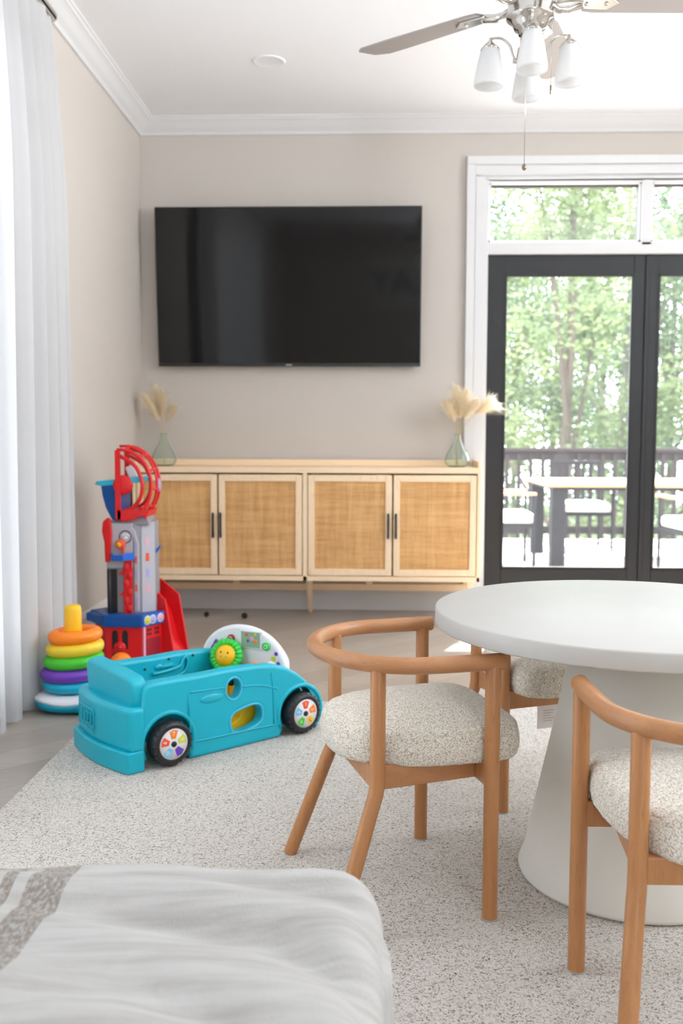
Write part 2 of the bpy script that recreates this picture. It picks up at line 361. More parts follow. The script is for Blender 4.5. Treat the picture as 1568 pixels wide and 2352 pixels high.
# ------------------------------------------------------------------ the room
XL, XR, YB, YR, ZC, ZT = -1.294, 3.45, 5.32, -2.9, 2.595, 2.675
TH = .16
DX0, DX1 = .595, 2.345          # garden door opening
struct(box(XL-TH, XR+TH, YR-TH, YB+.05, -.12, 0).build('floor', floor_m))
struct(box(XL-TH, XR+TH, YR-TH, YB+TH, ZT, ZT+.12).build('ceiling', ceil_m))
m = MB(); m.box(XL-TH, DX0, YB, YB+TH, 0, ZT); m.box(DX1, XR+TH, YB, YB+TH, 0, ZT); m.box(DX0, DX1, YB, YB+TH, 2.345, ZT)
struct(m.build('wall_back', wall_m))
WY0, WY1, WZ0, WZ1 = .25, 3.22, .16, 2.32   # left window
m = MB(); m.box(XL-TH, XL, YR-TH, WY0, 0, ZT); m.box(XL-TH, XL, WY1, YB, 0, ZT); m.box(XL-TH, XL, WY0, WY1, 0, WZ0); m.box(XL-TH, XL, WY0, WY1, WZ1, ZT)
struct(m.build('wall_left', wall_m))
m = MB(); m.box(XR, XR+TH, YR-TH, .8, 0, ZT); m.box(XR, XR+TH, 3.4, YB, 0, ZT); m.box(XR, XR+TH, .8, 3.4, 0, 1.5); m.box(XR, XR+TH, .8, 3.4, 2.4, ZT)
struct(m.build('wall_right', wall_m))
m = MB(); m.box(XL, 1.10, YR-TH, YR, 0, ZT); m.box(1.76, XR, YR-TH, YR, 0, ZT); m.box(1.10, 1.76, YR-TH, YR, 0, .4); m.box(1.10, 1.76, YR-TH, YR, 2.4, ZT)
struct(m.build('wall_rear', wall_m))
# window frames
def window(name, x, y0, y1, z0, z1, nm):
    f = MB(); k = .05
    f.box(x-.04, x+.04, y0, y0+k, z0, z1); f.box(x-.04, x+.04, y1-k, y1, z0, z1); f.box(x-.04, x+.04, y0, y1, z0, z0+k); f.box(x-.04, x+.04, y0, y1, z1-k, z1)
    for q in range(1, nm): yy = y0+(y1-y0)*q/nm; f.box(x-.035, x+.035, yy-.035, yy+.035, z0, z1)
    o = struct(f.build(name, trim_m, None, .003)); MB().box(x-.003, x+.003, y0+k, y1-k, z0+k, z1-k).build('pane', glass_m, o)
    return o
window('window_1', XL-.08, WY0, WY1, WZ0, WZ1, 3); window('added_window_right', XR+.08, .8, 3.4, 1.5, 2.4, 2)  # the second, unseen one is added to let the right fill lamp in
m = MB()
for a_, b_ in ((1.10, 1.14), (1.72, 1.76)): m.box(a_, b_, YR-.12, YR-.04, .4, 2.4)
m.box(1.10, 1.76, YR-.12, YR-.04, .4, .45); m.box(1.10, 1.76, YR-.12, YR-.04, 2.35, 2.4)
w5 = struct(m.build('added_window_rear', trim_m, None, .003)); box(1.14, 1.72, YR-.083, YR-.077, .45, 2.35).build('pane', glass_m, w5)  # unseen rear window, added as an opening for the rear fill lamp
# crown moulding and baseboards
CP = [(0, 0), (.012, 0), (.016, .008), (.020, .014), (.040, .030), (.060, .050), (.070, .058), (.078, .062), (.084, .070), (.090, .072), (.090, .08), (0, .08)]
def molding(name, prof, z0, p0, p1, nrm, m_, sm=False):
    """profile (out, up) swept from p0 to p1 (xy), nrm = outward xy; mitred 45 deg at both ends"""
    p0, p1, nrm = Vector(p0), Vector(p1), Vector(nrm); d = (p1-p0).normalized(); n = len(prof); v = []
    for p, sg in ((p0, 1), (p1, -1)):
        for a, b in prof: q = p+nrm*a+d*a*sg; v.append((q.x, q.y, z0+b))
    mb = MB(); mb.add(v, [tuple(range(n)), tuple(range(2*n-1, n-1, -1))]+[(i, n+i, n+(i+1) % n, (i+1) % n) for i in range(n)])
    return struct(mb.build(name, m_))
molding('trim_1', CP, ZC, (XL, YB), (XR, YB), (0, -1), trim_m)
molding('trim_2', CP, ZC, (XL, YR), (XL, YB), (1, 0), trim_m)
molding('trim_3', CP, ZC, (XR, YR), (XR, YB), (-1, 0), trim_m)
molding('trim_4', CP, ZC, (XL, YR), (XR, YR), (0, 1), trim_m)
BP = [(0, 0), (.016, 0), (.016, .140), (.013, .148), (.012, .160), (.008, .172), (.004, .184), (0, .184)]
molding('baseboard_back', BP, 0, (XL, YB), (.485, YB), (0, -1), trim_m)
molding('baseboard_left', BP, 0, (XL, YR), (XL, YB), (1, 0), trim_m)
molding('baseboard_rear', BP, 0, (XL, YR), (XR, YR), (0, 1), trim_m)
molding('baseboard_right', BP, 0, (XR, YR), (XR, YB), (-1, 0), trim_m)

# garden door casing (one moulded surround), transom windows and door leaves
m = MB(); y1 = YB
for (a, b, t_) in ((.485, .530, .034), (.530, .585, .024), (.585, .604, .016)):
    m.box(a, b, y1-t_, y1, 0, 2.469-(b-.485))
    m.box(2*1.47-b, 2*1.47-a, y1-t_, y1, 0, 2.469-(b-.485))
    m.box(a, 2*1.47-a, y1-t_, y1, 2.469-(b-.485), 2.469-(a-.485))
m.box(.600, 2.340, YB-.012, YB+.11, 1.954, 2.018)       # head between doors and transoms
m.box(1.425, 1.478, YB-.012, YB+.11, 2.0, 2.345)        # mullion between the transoms
m.box(.597, 2.343, YB+.0, YB+.11, 2.335, 2.36); m.box(.585, .606, YB, YB+.11, 0, 2.345); m.box(2.334, 2.355, YB, YB+.11, 0, 2.345)
struct(m.build('trim_5', trim_m, None, .003))
def transom(name, x0, x1):
    f = MB(); z0, z1 = 2.018, 2.335; k = .014
    f.box(x0, x1, YB+.03, YB+.07, z0, z0+k); f.box(x0, x1, YB+.03, YB+.07, z1-k, z1); f.box(x0, x0+k, YB+.03, YB+.07, z0, z1); f.box(x1-k, x1, YB+.03, YB+.07, z0, z1)
    o = struct(f.build(name, dark_door_m, None, .002)); box(x0+k, x1-k, YB+.045, YB+.051, z0+k, z1-k).build('pane', veil_m, o)
    b_ = MB(); q = .012
    b_.box(x0, x1, YB+.01, YB+.032, z1-.006, z1); b_.box(x0, x0+q, YB+.01, YB+.032, z0, z1); b_.box(x1-q, x1, YB+.01, YB+.032, z0, z1); b_.box(x0, x1, YB+.01, YB+.032, z0, z0+q)
    b_.build('glazing_bead', trim_m, o)
transom('window_3', .606, 1.425); transom('window_4', 1.478, 2.334)
def leaf(name, x0, x1, gx0, gx1):
    f = MB(); y0, y1 = YB+.012, YB+.056; z0, z1, gz0, gz1 = .012, 1.952, .236, 1.848
    f.box(x0, gx0, y0, y1, z0, z1); f.box(gx1, x1, y0, y1, z0, z1); f.box(gx0, gx1, y0, y1, z0, gz0); f.box(gx0, gx1, y0, y1, gz1, z1)
    o = struct(f.build(name, dark_door_m, None, .003))
    b_ = MB(); k = .012
    b_.box(gx0, gx0+k, y0-.004, y0+.012, gz0, gz1); b_.box(gx1-k, gx1, y0-.004, y0+.012, gz0, gz1); b_.box(gx0, gx1, y0-.004, y0+.012, gz0, gz0+k); b_.box(gx0, gx1, y0-.004, y0+.012, gz1-k, gz1)
    b_.build('glazing_bead', dark_door_m, o, .002)
    box(gx0, gx1, YB+.030, YB+.036, gz0, gz1).build('pane', glass_m, o)
    return o
d1 = leaf('door_1', .606, 1.462, .700, 1.396); d2 = leaf('door_2', 1.472, 2.334, 1.528, 2.24)
box(1.456, 1.480, YB+.002, YB+.014, .012, 1.952).build('astragal', dark_door_m, d1, .003)
struct(box(.606, 2.334, YB-.0, YB+.12, -.02, .012).build('trim_6', dark_door_m, None, .002))

# ------------------------------------------------------------------ rug
mb = MB(); mb.box(-.955, 2.25, -1.6, 3.40, 0, .010)
rug = mb.build('area_rug', rug_m, None, .004); tag(rug, 'large flecked cream and brown pile rug covering the floor under the table', 'rug')

# ------------------------------------------------------------------ round table
TX, TY, TR, TZ = .560, 2.056, .4285, .5946
tb = thing('round_table', 'round white table with thick top and cone pedestal', 'table', (TX, TY, .010))
z1 = TZ-.010; th = .0365; e = .004
MB().lathe([(0, z1-th), (TR-e, z1-th), (TR-.0008, z1-th+e*.5), (TR, z1-th+e), (TR, z1-e), (TR-.0012, z1-e*.3), (TR-e, z1), (0, z1)], 160, None, True, False).build('tabletop', table_m, tb)
RB = .2385
def cone(u, v):
    a = u*2*pi; h = v
    r = RB+(.122-RB)*h
    return (r*cos(a), r*sin(a), h*(z1-th))
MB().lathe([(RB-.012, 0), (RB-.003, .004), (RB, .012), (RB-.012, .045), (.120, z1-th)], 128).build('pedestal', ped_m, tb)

# ------------------------------------------------------------------ barrel chairs
ZR = .517                                    # rail centre above the rug
def cushion_mesh():
    """thick upholstered pad: rounded front corners, round back"""
    xs, ys = [], []
    N = 220; out = []
    hw, xf, xb = .180, .094, -.284
    for i in range(N):
        a = 2*pi*i/N; c_, s_ = cos(a), sin(a)
        if c_ >= 0: n_ = 4.2; rx = xf+.02
        else: n_ = 2.5; rx = -xb-.02
        r = (abs(c_)**n_+abs(s_)**n_)**(-1/n_)
        out.append((-.02+rx*r*c_, hw*r*s_))
    z0, z1 = .307, .392
    rings = []
    K = 15
    for k in range(K+1):                     # side profile, rounded top and bottom, slight bulge
        u = k/K
        if u < .16: q = u/.16; inset = .016*(1-sin(q*pi/2)); z = z0+.012*(1-cos(q*pi/2))
        elif u < .62: q = (u-.16)/.46; inset = -.004*sin(q*pi); z = z0+.012+(z1-z0-.040)*q
        else: q = (u-.62)/.38; inset = .030*(1-cos(q*pi/2)); z = z1-.028+.022*sin(q*pi/2)
        rings.append((inset, z))
    vs = []; cx = -.09
    def inset_pt(p, d):
        v = Vector((p[0]-cx, p[1])); L = v.length; return (cx+v.x*(1-d/L), v.y*(1-d/L))
    for ins, z in rings:
        for p in out: q = inset_pt(p, ins); vs.append((q[0], q[1], z))
    T = 16
    for k in range(1, T+1):                  # crowned top
        u = 1-k/T
        for p in out:
            q = inset_pt(p, .030); x = cx+(q[0]-cx)*u; y = q[1]*u
            vs.append((x, y, rings[-1][1]+.020*(1-u**2.2)))
    B = 4
    nb = len(vs)
    for k in range(1, B+1):
        u = 1-k/B
        for p in out: q = inset_pt(p, .016); vs.append((cx+(q[0]-cx)*u, q[1]*u, z0))
    fs = []
    rows = K+1+T
    for j in range(rows-1):
        for i in range(N): fs.append((j*N+i, j*N+(i+1) % N, (j+1)*N+(i+1) % N, (j+1)*N+i))
    prev = 0
    for k in range(B):
        o = nb+k*N
        for i in range(N): fs.append((prev+(i+1) % N, prev+i, o+i, o+(i+1) % N))
        prev = o
    v2 = []
    for p in vs:
        P = Vector(p); d = noise.noise(P*55)*.0016+noise.noise(P*200)*.0011
        c_ = Vector((cx, 0, .35)); v2.append(tuple(P+(P-c_).normalized()*d))
    return MB().add(v2, fs, True)
def rail_path():
    pts = [(.024, -.198), (-.04, -.198), (-.10, -.197)]
    pts += [(-.12+.182*cos(radians(a)), .196*sin(radians(a))) for a in range(-100, -261, -10)]
    pts += [(-.10, .197), (-.04, .198), (.024, .198)]
    return [(x, y, ZR) for x, y in pts]
def make_chair(label, loc, rz, tagged=False):
    c = thing('barrel_chair', label, 'chair', loc, rz, 'wood and boucle barrel chairs')
    cushion_mesh().build('seat_cushion', boucle_m, c)
    p = smooth_path(rail_path(), 4)
    MB().tube(p, .0165, 20).build('back_rail', beechx_m, c, .004, 3)
    r = .0152
    for s in (-1, 1):
        mb = MB().tube([(0, s*.198, .0), (0, s*.198, .002), (0, s*.198, ZR-.006)], [r*.96, r, r], 20)
        lg = mb.build('leg', beech_m, c, .0015)
        MB().lathe([(r*1.03, .0002), (r*1.03, .003)], 20, Matrix.Translation((0, s*.198, 0))).build('glide', grey_m, lg)
    for s in (-1, 1):
        pts = [(-.318, s*.200, 0), (-.316, s*.199, .004), (-.236, s*.166, .235), (-.226, s*.1615, .262), (-.2225, s*.160, .285), (-.222, s*.160, ZR-.006)]
        mb = MB().tube(pts, [r*.96, r, r, r, r, r], 20); mb.build('leg', beech_m, c, .0015)
    fr_ = MB(); fr_.box(-.011, .011, -.198, .198, .268, .315)
    fr_.build('front_apron', beech_m, c, .003)
    for s in (-1, 1):
        a = Vector((-.222, s*.150)); b_ = Vector((0, s*.128)); d = (b_-a).normalized(); n = Vector((-d.y, d.x))*.010
        MB().prism([tuple(a+n), tuple(b_+n), tuple(b_-n), tuple(a-n)], .268, .315, 'z').build('side_rail', beechx_m, c, .002)
    box(-.234, -.214, -.150, .150, .270, .314).build('rear_rail', beech_m, c, .003)
    return c
# the chair tucked in at the left of the table, in focus
ch = make_chair('light wood barrel chair nearest the toys, whole frame in view', (.1715, 2.03, .010), atan2(.30, .954))
# hanging label under the far chair is its own strip
def chair_copy(src, label, loc, rz):
    c = copy_tree(src); c.location = loc; c.rotation_euler = (0, 0, rz); c['label'] = label; return c
ch3 = chair_copy(ch, 'light wood barrel chair at the right edge, back turned to the viewer', (.562, 1.665, .010), radians(91))
ch2 = chair_copy(ch, 'light wood barrel chair on the far side of the table', (.5115, 2.462, .010), atan2(-.927, .375))
MB().box(-.0006, .0006, -.010, .010, .205, .300).build('hanging_tag', label_m, ch, label='white fabric strip hanging under the seat').location = (-.05, .06, 0)
tg = MB().box(.0, .0012, -.036, .030, .185, .275); tgo = tg.build('care_label', label_m, ch2, label='white paper care label hanging under the seat'); tgo.location = (-.06, -.028, 0)
for k in range(5): box(.0013, .0017, -.018, .016-.006*(k % 3), .232-.007*k, .2335-.007*k).build('print_line', grey_m, tgo)

# ------------------------------------------------------------------ sideboard
SX0, SX1, SYF, SYB_ = -1.272, .546, 4.975, 5.305
sb = thing('sideboard', 'light oak sideboard with four rattan-front doors under the television', 'sideboard', (0, 0, 0))
Z0, Z1 = .210, .806; mid = (-.366); yb = SYB_
m = MB(); m.box(SX0, SX1, SYF, yb, Z1-.030, Z1)
m.build('top_board', oak_m, sb, .003)
m = MB(); m.box(SX0, SX1, yb-.018, yb, Z1, Z1+.034); m.box(SX1-.014, SX1, SYF+.02, yb, Z1, Z1+.034); m.box(SX0, SX0+.014, SYF+.02, yb, Z1, Z1+.034); m.build('gallery_rail', oak_m, sb, .002)
for a, b_, n_ in ((SX0, SX0+.018, 'side_panel'), (SX1-.018, SX1, 'side_panel'), (mid-.012, mid+.012, 'divider')): box(a, b_, SYF, yb, Z0, Z1-.03).build(n_, oakv_m, sb, .002)
box(SX0, SX1, SYF, yb, Z0, Z0+.026).build('bottom_board', oak_m, sb, .002)
box(SX0+.01, SX1-.01, yb-.012, yb-.002, Z0, Z1).build('back_panel', oak_m, sb)
dz0, dz1 = Z0+.030, Z1-.040
edges = [(SX0+.022, -.827), (-.819, mid-.016), (mid+.016, .087), (.095, SX1-.022)]
for i, (a, b_) in enumerate(edges):
    k = .034; d = MB()
    d.box(a, a+k, SYF-.002, SYF+.018, dz0, dz1); d.box(b_-k, b_, SYF-.002, SYF+.018, dz0, dz1); d.box(a+k, b_-k, SYF-.002, SYF+.018, dz0, dz0+k); d.box(a+k, b_-k, SYF-.002, SYF+.018, dz1-k, dz1)
    do = d.build('door', oakv_m, sb, .003)
    box(a+k, b_-k, SYF+.006, SYF+.011, dz0+k, dz1-k).build('rattan_panel', rattan_m, do)
    hx = b_-.019 if i in (0, 2) else a+.013
    hz = (dz0+dz1)/2
    h = MB(); h.box(hx-.006, hx+.006, SYF-.026, SYF-.019, hz-.066, hz+.066); h.box(hx-.005, hx+.005, SYF-.02, SYF, hz-.052, hz-.044); h.box(hx-.005, hx+.005, SYF-.02, SYF, hz+.044, hz+.052)
    h.build('handle', black_m, do, .002)
def slant(a, b, w0, w1):
    A, B = Vector(a), Vector(b); return MB().add([(A.x-w0, A.y-w0, A.z), (A.x+w0, A.y-w0, A.z), (A.x+w0, A.y+w0, A.z), (A.x-w0, A.y+w0, A.z), (B.x-w1, B.y-w1, B.z), (B.x+w1, B.y-w1, B.z), (B.x+w1, B.y+w1, B.z), (B.x-w1, B.y+w1, B.z)], [(0, 1, 2, 3), (7, 6, 5, 4), (0, 4, 5, 1), (1, 5, 6, 2), (2, 6, 7, 3), (3, 7, 4, 0)])
for a, b_ in (((SX0+.04, SYF+.03, Z0), (SX0+.02, SYF+.02, 0)), ((SX1-.05, SYF+.03, Z0), (SX1-.03, SYF+.02, 0)), ((SX0+.04, yb-.03, Z0), (SX0+.02, yb-.02, 0)), ((SX1-.05, yb-.03, Z0), (SX1-.03, yb-.03, 0)), ((mid+.02, SYF+.05, Z0), (mid+.012, 5.225, 0))):
    slant(a, b_, .016, .011).build('leg', oakv_m, sb, .002)
box(SX0+.03, SX1-.04, 5.20, 5.235, .125, .163).build('stretcher', oak_m, sb, .002)
for x in (-.76, -.03): box(x-.018, x+.018, 5.195, 5.24, .155, Z0).build('stretcher_block', oakv_m, sb, .002)

# vases with pampas grass
random.seed(4)
def make_vase(name_label, loc, fan, label_p, names_p):
    v = thing('glass_vase', name_label, 'vase', loc)
    prof = [(.030, 0), (.046, .002), (.060, .014), (.066, .032), (.062, .056), (.048, .086), (.030, .118), (.019, .146), (.016, .162), (.021, .174)]
    vs = []
    n = 48; mb = MB()
    outer = [(r*(1), z) for r, z in prof]
    def ring(r, z, rib): return [(r*(1+rib*cos(12*2*pi*i/n))*cos(2*pi*i/n), r*(1+rib*cos(12*2*pi*i/n))*sin(2*pi*i/n), z) for i in range(n)]
    P = smooth_path([(r, z, 0) for r, z in prof], 3); rows = [ring(p.x, p.y, .025 if .01 < p.y < .15 else 0) for p in P]
    rows2 = [ring(max(p.x-.0028, .004), max(p.y, .004), 0) for p in reversed(P)]
    allr = rows+rows2; vv = [q for r_ in allr for q in r_]
    fs = [(j*n+i, j*n+(i+1) % n, (j+1)*n+(i+1) % n, (j+1)*n+i) for j in range(len(allr)-1) for i in range(n)]
    mb.add(vv, fs, True); L = len(vv); mb.f.append(tuple(range(n-1, -1, -1))); mb.f.append(tuple(range(L-n, L))); mb.sm += [False, False]
    mb.build('vase_body', vglass_m, v)
    for k, (dx, dy, h, ln, wd) in enumerate(fan):
        g = thing('pampas_plume', 'cream pampas plume in the '+label_p+', the '+names_p[k]+' one', 'dried plant', loc, 0, 'pampas plumes in the '+('left' if loc[0] < 0 else 'right')+' vase')
        base = Vector((-dx*.06, -dy*.06, .012)); neck = Vector((dx*.03, dy*.03, .17)); tip = Vector((dx, dy, h))
        ctrl = Vector((dx*.30, dy*.3, .17+(h-.17)*.55)); path = []
        for i in range(7): path.append(base.lerp(neck, i/6))
        for i in range(1, 15): u = i/14; path.append((1-u)**2*neck+2*u*(1-u)*ctrl+u*u*tip)
        MB().tube(path, .0012, 6).build('stem', stem_m, g)
        pl = MB(); nb = 1500
        for q in range(nb):
            u = 1-ln+ln*random.random(); i = 6+u*14; i0 = min(int(i), 19); P0 = path[i0].lerp(path[i0+1], i-i0); T = (path[i0+1]-path[i0]).normalized()
            a = random.random()*2*pi; sd = T.orthogonal().normalized(); sd = (Matrix.Rotation(a, 3, T) @ sd)
            w_ = wd*(sin(pi*min(1, max(.04, (u-(1-ln))/ln)**.7))*.85+.15)*(.35+.8*random.random())*(1.5 if random.random() < .12 else 1)
            d = (sd*w_+T*w_*1.1+Vector((0, 0, -w_*.15))); mid_ = P0+d*.55+T*w_*.12; s_ = T.cross(sd)*.0008
            e_ = P0+d-Vector((0, 0, .35*w_*random.random()))
            pl.add([tuple(P0-s_), tuple(P0+s_), tuple(mid_+s_), tuple(mid_-s_), tuple(e_)], [(0, 1, 2, 3), (3, 2, 4)], True)
        pl.build('plume', pampas_m, g)
    return v
make_vase('ribbed green glass vase on the left end of the sideboard', (-1.135, 5.12, .8065),
          [(-.105, -.02, .385, .70, .060), (-.055, .02, .435, .68, .062), (-.005, -.02, .40, .66, .052), (.060, .01, .325, .62, .045)], 'left vase', ('leftmost', 'tallest', 'second from right', 'lowest right'))
make_vase('ribbed green glass vase on the right end of the sideboard, by the door', (.437, 5.14, .8065),
          [(-.065, -.01, .355, .66, .060), (-.005, .02, .43, .68, .064), (.045, -.02, .41, .66, .060), (.185, .0, .35, .42, .075), (.10, -.03, .36, .6, .058)], 'right vase', ('leftmost', 'tallest', 'middle', 'far right, reaching over the door', 'fourth from left'))

# small dark toys left under the sideboard
for x, y, r, z_, l_ in ((-.90, 5.05, .014, .0, 'small black toy under the sideboard, left of the two'), (-.690, 5.01, .016, 0, 'small black toy under the sideboard, nearer the middle leg')):
    o = MB().torus(r*.62, r*.42, 20, 10, Matrix.Translation((0, 0, r)) @ Matrix.Rotation(pi/2, 4, 'X')).sphere((0, 0, r), r*.4).build('black_toy', black_p); o.location = (x, y, 0); tag(o, l_, 'toy')
o = MB().sphere((0, 0, .010), .016, .014, .010).box(-.006, .006, -.006, .006, .012, .022).build('toy_piece', blue_p); o.location = (-1.02, 4.86, 0); tag(o, 'small blue toy piece on the floor beside the red ramp', 'toy')

# ------------------------------------------------------------------ television
A = Vector((-1.1905, 5.262, 1.353)); tilt = radians(4.0)
tvw, tvh = 1.432, .838
tv = thing('television', 'large black flat television tilted down on the back wall', 'television', (A.x, A.y, A.z)); tv.rotation_euler = (tilt, 0, 0)
box(0, tvw, -.004, .030, -.006, tvh).build('bezel', tvf_m, tv, .003)
box(.006, tvw-.006, -.0052, -.0035, .012, tvh-.006).build('screen', tv_m, tv)
box(tvw/2-.016, tvw/2+.016, -.0056, -.004, -.001, .005).build('maker_mark', grey_m, tv)
box(tvw/2-.2, tvw/2+.2, .03, .050, .3, .6).build('wall_mount', black_m, tv)

# framed word print on the rear wall (seen mirrored in the screen)
pf = thing('framed_print', 'framed word print on the rear wall, mirrored in the television', 'wall art', (.435, YR+.0, 1.93))
box(-.52, .52, .0, .03, -.35, .35).build('frame', trim_m, pf, .003)
box(-.50, .50, .03, .032, -.33, .33).build('print_sheet', mat('print_paper', srgb(214, 210, 204), .7), pf)
text_part('lettering', 'PLAY', .46, .001, black_m, pf, Matrix.Translation((0, .034, 0)) @ Matrix.Rotation(pi, 4, 'Z') @ Matrix.Rotation(pi/2, 4, 'X'))

# ------------------------------------------------------------------ curtain and rod
RX, RZ = -1.208, 2.530
rod = thing('curtain_rod', 'brushed nickel curtain rod curving back to the left wall', 'curtain rod', (0, 0, 0))
MB().tube([(RX, -.1, RZ), (RX, 3.66, RZ)]+[(RX-.055*(1-cos(radians(a))), 3.66+.055*sin(radians(a)), RZ) for a in range(15, 91, 15)]+[(XL+.004, 3.715, RZ)], .0125, 14).build('pole', chrome_m, rod)
MB().lathe([(.030, 0), (.030, .006), (.016, .012)], 20, Matrix.Translation((XL, 3.715, RZ)) @ Matrix.Rotation(pi/2, 4, 'Y')).build('wall_flange', chrome_m, rod)
def curtain(y0, y1, label, seed, nf):
    rnd = random.Random(seed); ph = [rnd.uniform(0, 6) for _ in range(6)]
    def fn(u, v):
        z = .006+v*(RZ+.03-.006)
        g = 1-.075*max(0, (v-.70)/.30)**1.6              # gathered to the header
        yy = y0+(y1-y0)*u*g
        a = u*nf*2*pi
        amp = .030*(1-.35*v)
        am = amp*(.8+.3*sin(ph[0]+u*9))
        x = RX-.005+am*(sin(a+.35*sin(ph[1]+u*17))+.22*sin(2*a+ph[2]+1.2*v))+.006*sin(ph[3]+3*v+u*11)
        yy += .012*sin(a*1.0+ph[4])*(1-.5*v)+.006*sin(ph[5]+4*v+u*5)
        return (x, yy, z)
    o = MB().grid(fn, int(nf*22), 36).build('sheer_curtain', sheer_m); tag(o, label, 'curtain', 'sheer curtains on the left wall'); return o
curtain(1.75, 3.80, 'sheer white pleated curtain at the left wall, in front of the window', 3, 15)
curtain(.05, 1.6, 'sheer white pleated curtain at the near end of the left window', 8, 12)

# ------------------------------------------------------------------ downlight
dl = thing('recessed_downlight', 'round white recessed downlight in the ceiling above the television', 'ceiling light', (-.497, 4.512, ZT))
MB().torus(.068, .008, 40, 10, None, .5).build('trim_ring', ceil_m, dl)
MB().lathe([(.064, -.0035), (.050, -.001), (.040, -.0006), (0, -.0006)], 36, None, True, False).build('lens', white_p, dl)

# ------------------------------------------------------------------ ceiling fan
FX, FY, FZ = .426, 2.80, 2.675
fan = thing('ceiling_fan', 'brushed nickel ceiling fan with grey blades and four frosted shades', 'ceiling fan', (FX, FY, 0))
MB().lathe([(.065, 2.674), (.065, 2.655), (.045, 2.63), (.020, 2.61)], 32).build('canopy', chrome_m, fan)
MB().lathe([(.013, 2.615), (.013, 2.36)], 16).build('downrod', chrome_m, fan)
MB().lathe([(.03, 2.37), (.075, 2.355), (.105, 2.335), (.112, 2.30), (.112, 2.25), (.100, 2.225), (.085, 2.212), (.066, 2.205)], 48).build('motor_housing', chrome_m, fan)
MB().lathe([(.068, 2.215), (.068, 2.196), (.062, 2.192), (.0625, 2.142), (.066, 2.138), (.066, 2.132), (.054, 2.128), (.050, 2.116), (.046, 2.112), (.044, 2.104), (.032, 2.100), (.031, 2.088), (.0, 2.086)], 48).build('switch_housing', chrome_m, fan)
MB().lathe([(.028, 2.09), (.026, 2.055), (.034, 2.050), (.036, 2.030), (.030, 2.020), (.012, 2.012), (0, 2.008)], 32).build('light_fitter', chrome_m, fan)
for k in range(5):
    a = radians(143+72*k); Rz = Matrix.Rotation(a, 4, 'Z')
    bl = MB(); pit = Matrix.Translation((0, 0, 2.177)) @ Matrix.Rotation(radians(-9), 4, 'X')
    outl = [(.150, -.044), (.18, -.052), (.46, -.062), (.53, -.060), (.568, -.030), (.575, .045), (.555, .062), (.46, .064), (.18, .052), (.150, .044), (.140, .0)]
    bl.prism(outl, -.003, .003, 'z', Rz @ pit); bl.build('blade', blade_m, fan, .0015)
    br_ = MB(); b2m = Rz @ pit
    br_.prism([(.135, -.020), (.215, -.030), (.245, 0), (.215, .030), (.135, .020)], -.009, -.003, 'z', b2m)
    br_.tube([(.055, 0, -.005), (.080, .010, -.016), (.105, .012, -.018), (.145, .004, -.007)], [.010, .011, .012, .012], 12, b2m)
    br_.tube([(.060, -.004, -.004), (.095, -.022, -.012), (.145, -.012, -.006)], .006, 10, b2m)
    for q in (.155, .21): br_.sphere((q, 0, -.010), .006, n=10, m=6, M=b2m)
    br_.build('blade_bracket', chrome_m, fan, .001)
for k in range(4):
    a = radians(-95+90*k); Rz = Matrix.Rotation(a, 4, 'Z'); tiltm = Matrix.Translation((.109, 0, 2.056)) @ Matrix.Rotation(radians(-2), 4, 'Y')
    arm = MB().tube(smooth_path([(.030, 0, 2.030), (.038, 0, 2.022), (.046, 0, 2.035), (.055, 0, 2.062), (.078, 0, 2.082), (.109, 0, 2.083)], 4), .0032, 10, Rz)
    arm.lathe([(.009, -.005), (.009, .003), (.0, .004)], 14, Rz @ Matrix.Translation((.037, 0, 2.020)))
    ao = arm.build('light_arm', chrome_m, fan)
    cpm = Rz @ tiltm
    MB().lathe([(.0, .030), (.004, .028), (.005, .020), (.012, .014), (.024, .002), (.027, -.004), (.0, -.004)], 24, cpm, True, False).build('socket_cap', chrome_m, ao)
    prof = [(.024, 0), (.027, -.010), (.033, -.038), (.039, -.072), (.0425, -.096), (.0415, -.105)]
    inn = [(r-.0022, z) for r, z in reversed(prof)]
    MB().lathe(prof+inn, 36, cpm, True, False).build('lamp_shade', frost_m, fan)
pc = MB(); pc.tube([(-.016, -.045, 2.12), (-.016, -.045, 1.722)], .0009, 6)
p0 = pc.build('pull_chain', chrome_m, fan); MB().sphere((-.016, -.045, 1.714), .0065, .0065, .009).build('chain_pull', mat('bronze_pull', (.25, .20, .14), .3, 1), p0)
pc = MB(); pc.tube([(.062, -.0, 2.145), (.061, .0, 1.95)], .0009, 6)
p0 = pc.build('pull_chain', chrome_m, fan); MB().lathe([(.0, 1.925), (.0025, 1.928), (.0025, 1.95), (0, 1.953)], 10, Matrix.Translation((.061, 0, 0)), True, False).build('chain_pull', MATS['bronze_pull'], p0)

# ------------------------------------------------------------------ teal toy car
U = Vector((.74, .673)).normalized(); CA = atan2(U.y, U.x)
car = thing('toy_car', 'teal plastic activity toy car with black wheels on the rug edge', 'toy car', (-.663, 2.639, .010), CA)
WR = .066; cr, cf = (.092, .069), (.574, .069)
def arch(c, r, a0, a1, n=18): return arc(c[0], c[1], r, r, a0, a1, n)
prof = [(-.018, .0), (.015, .0), (.018, .03)] + [(p[0], p[1]) for p in arch(cr, .079, 200, -30, 22)] + [(.168, .0), (.495, .0)] + [(p[0], p[1]) for p in arch(cf, .079, 215, -38, 22)] + \
       [(.640, .0), (.648, .004), (.650, .05), (.640, .10), (.622, .140), (.598, .170), (.565, .196), (.520, .222), (.470, .238), (.40, .246), (.30, .250), (.20, .248), (.10, .250), (.045, .250), (.020, .244), (.012, .225), (.008, .185), (-.012, .178), (-.018, .16)]
pr2 = [p for p in prof if not (p[1] < -.001)]
hole1 = [(.3195+.026*cos(a*pi/12), .187+.031*sin(a*pi/12)) for a in range(24)]
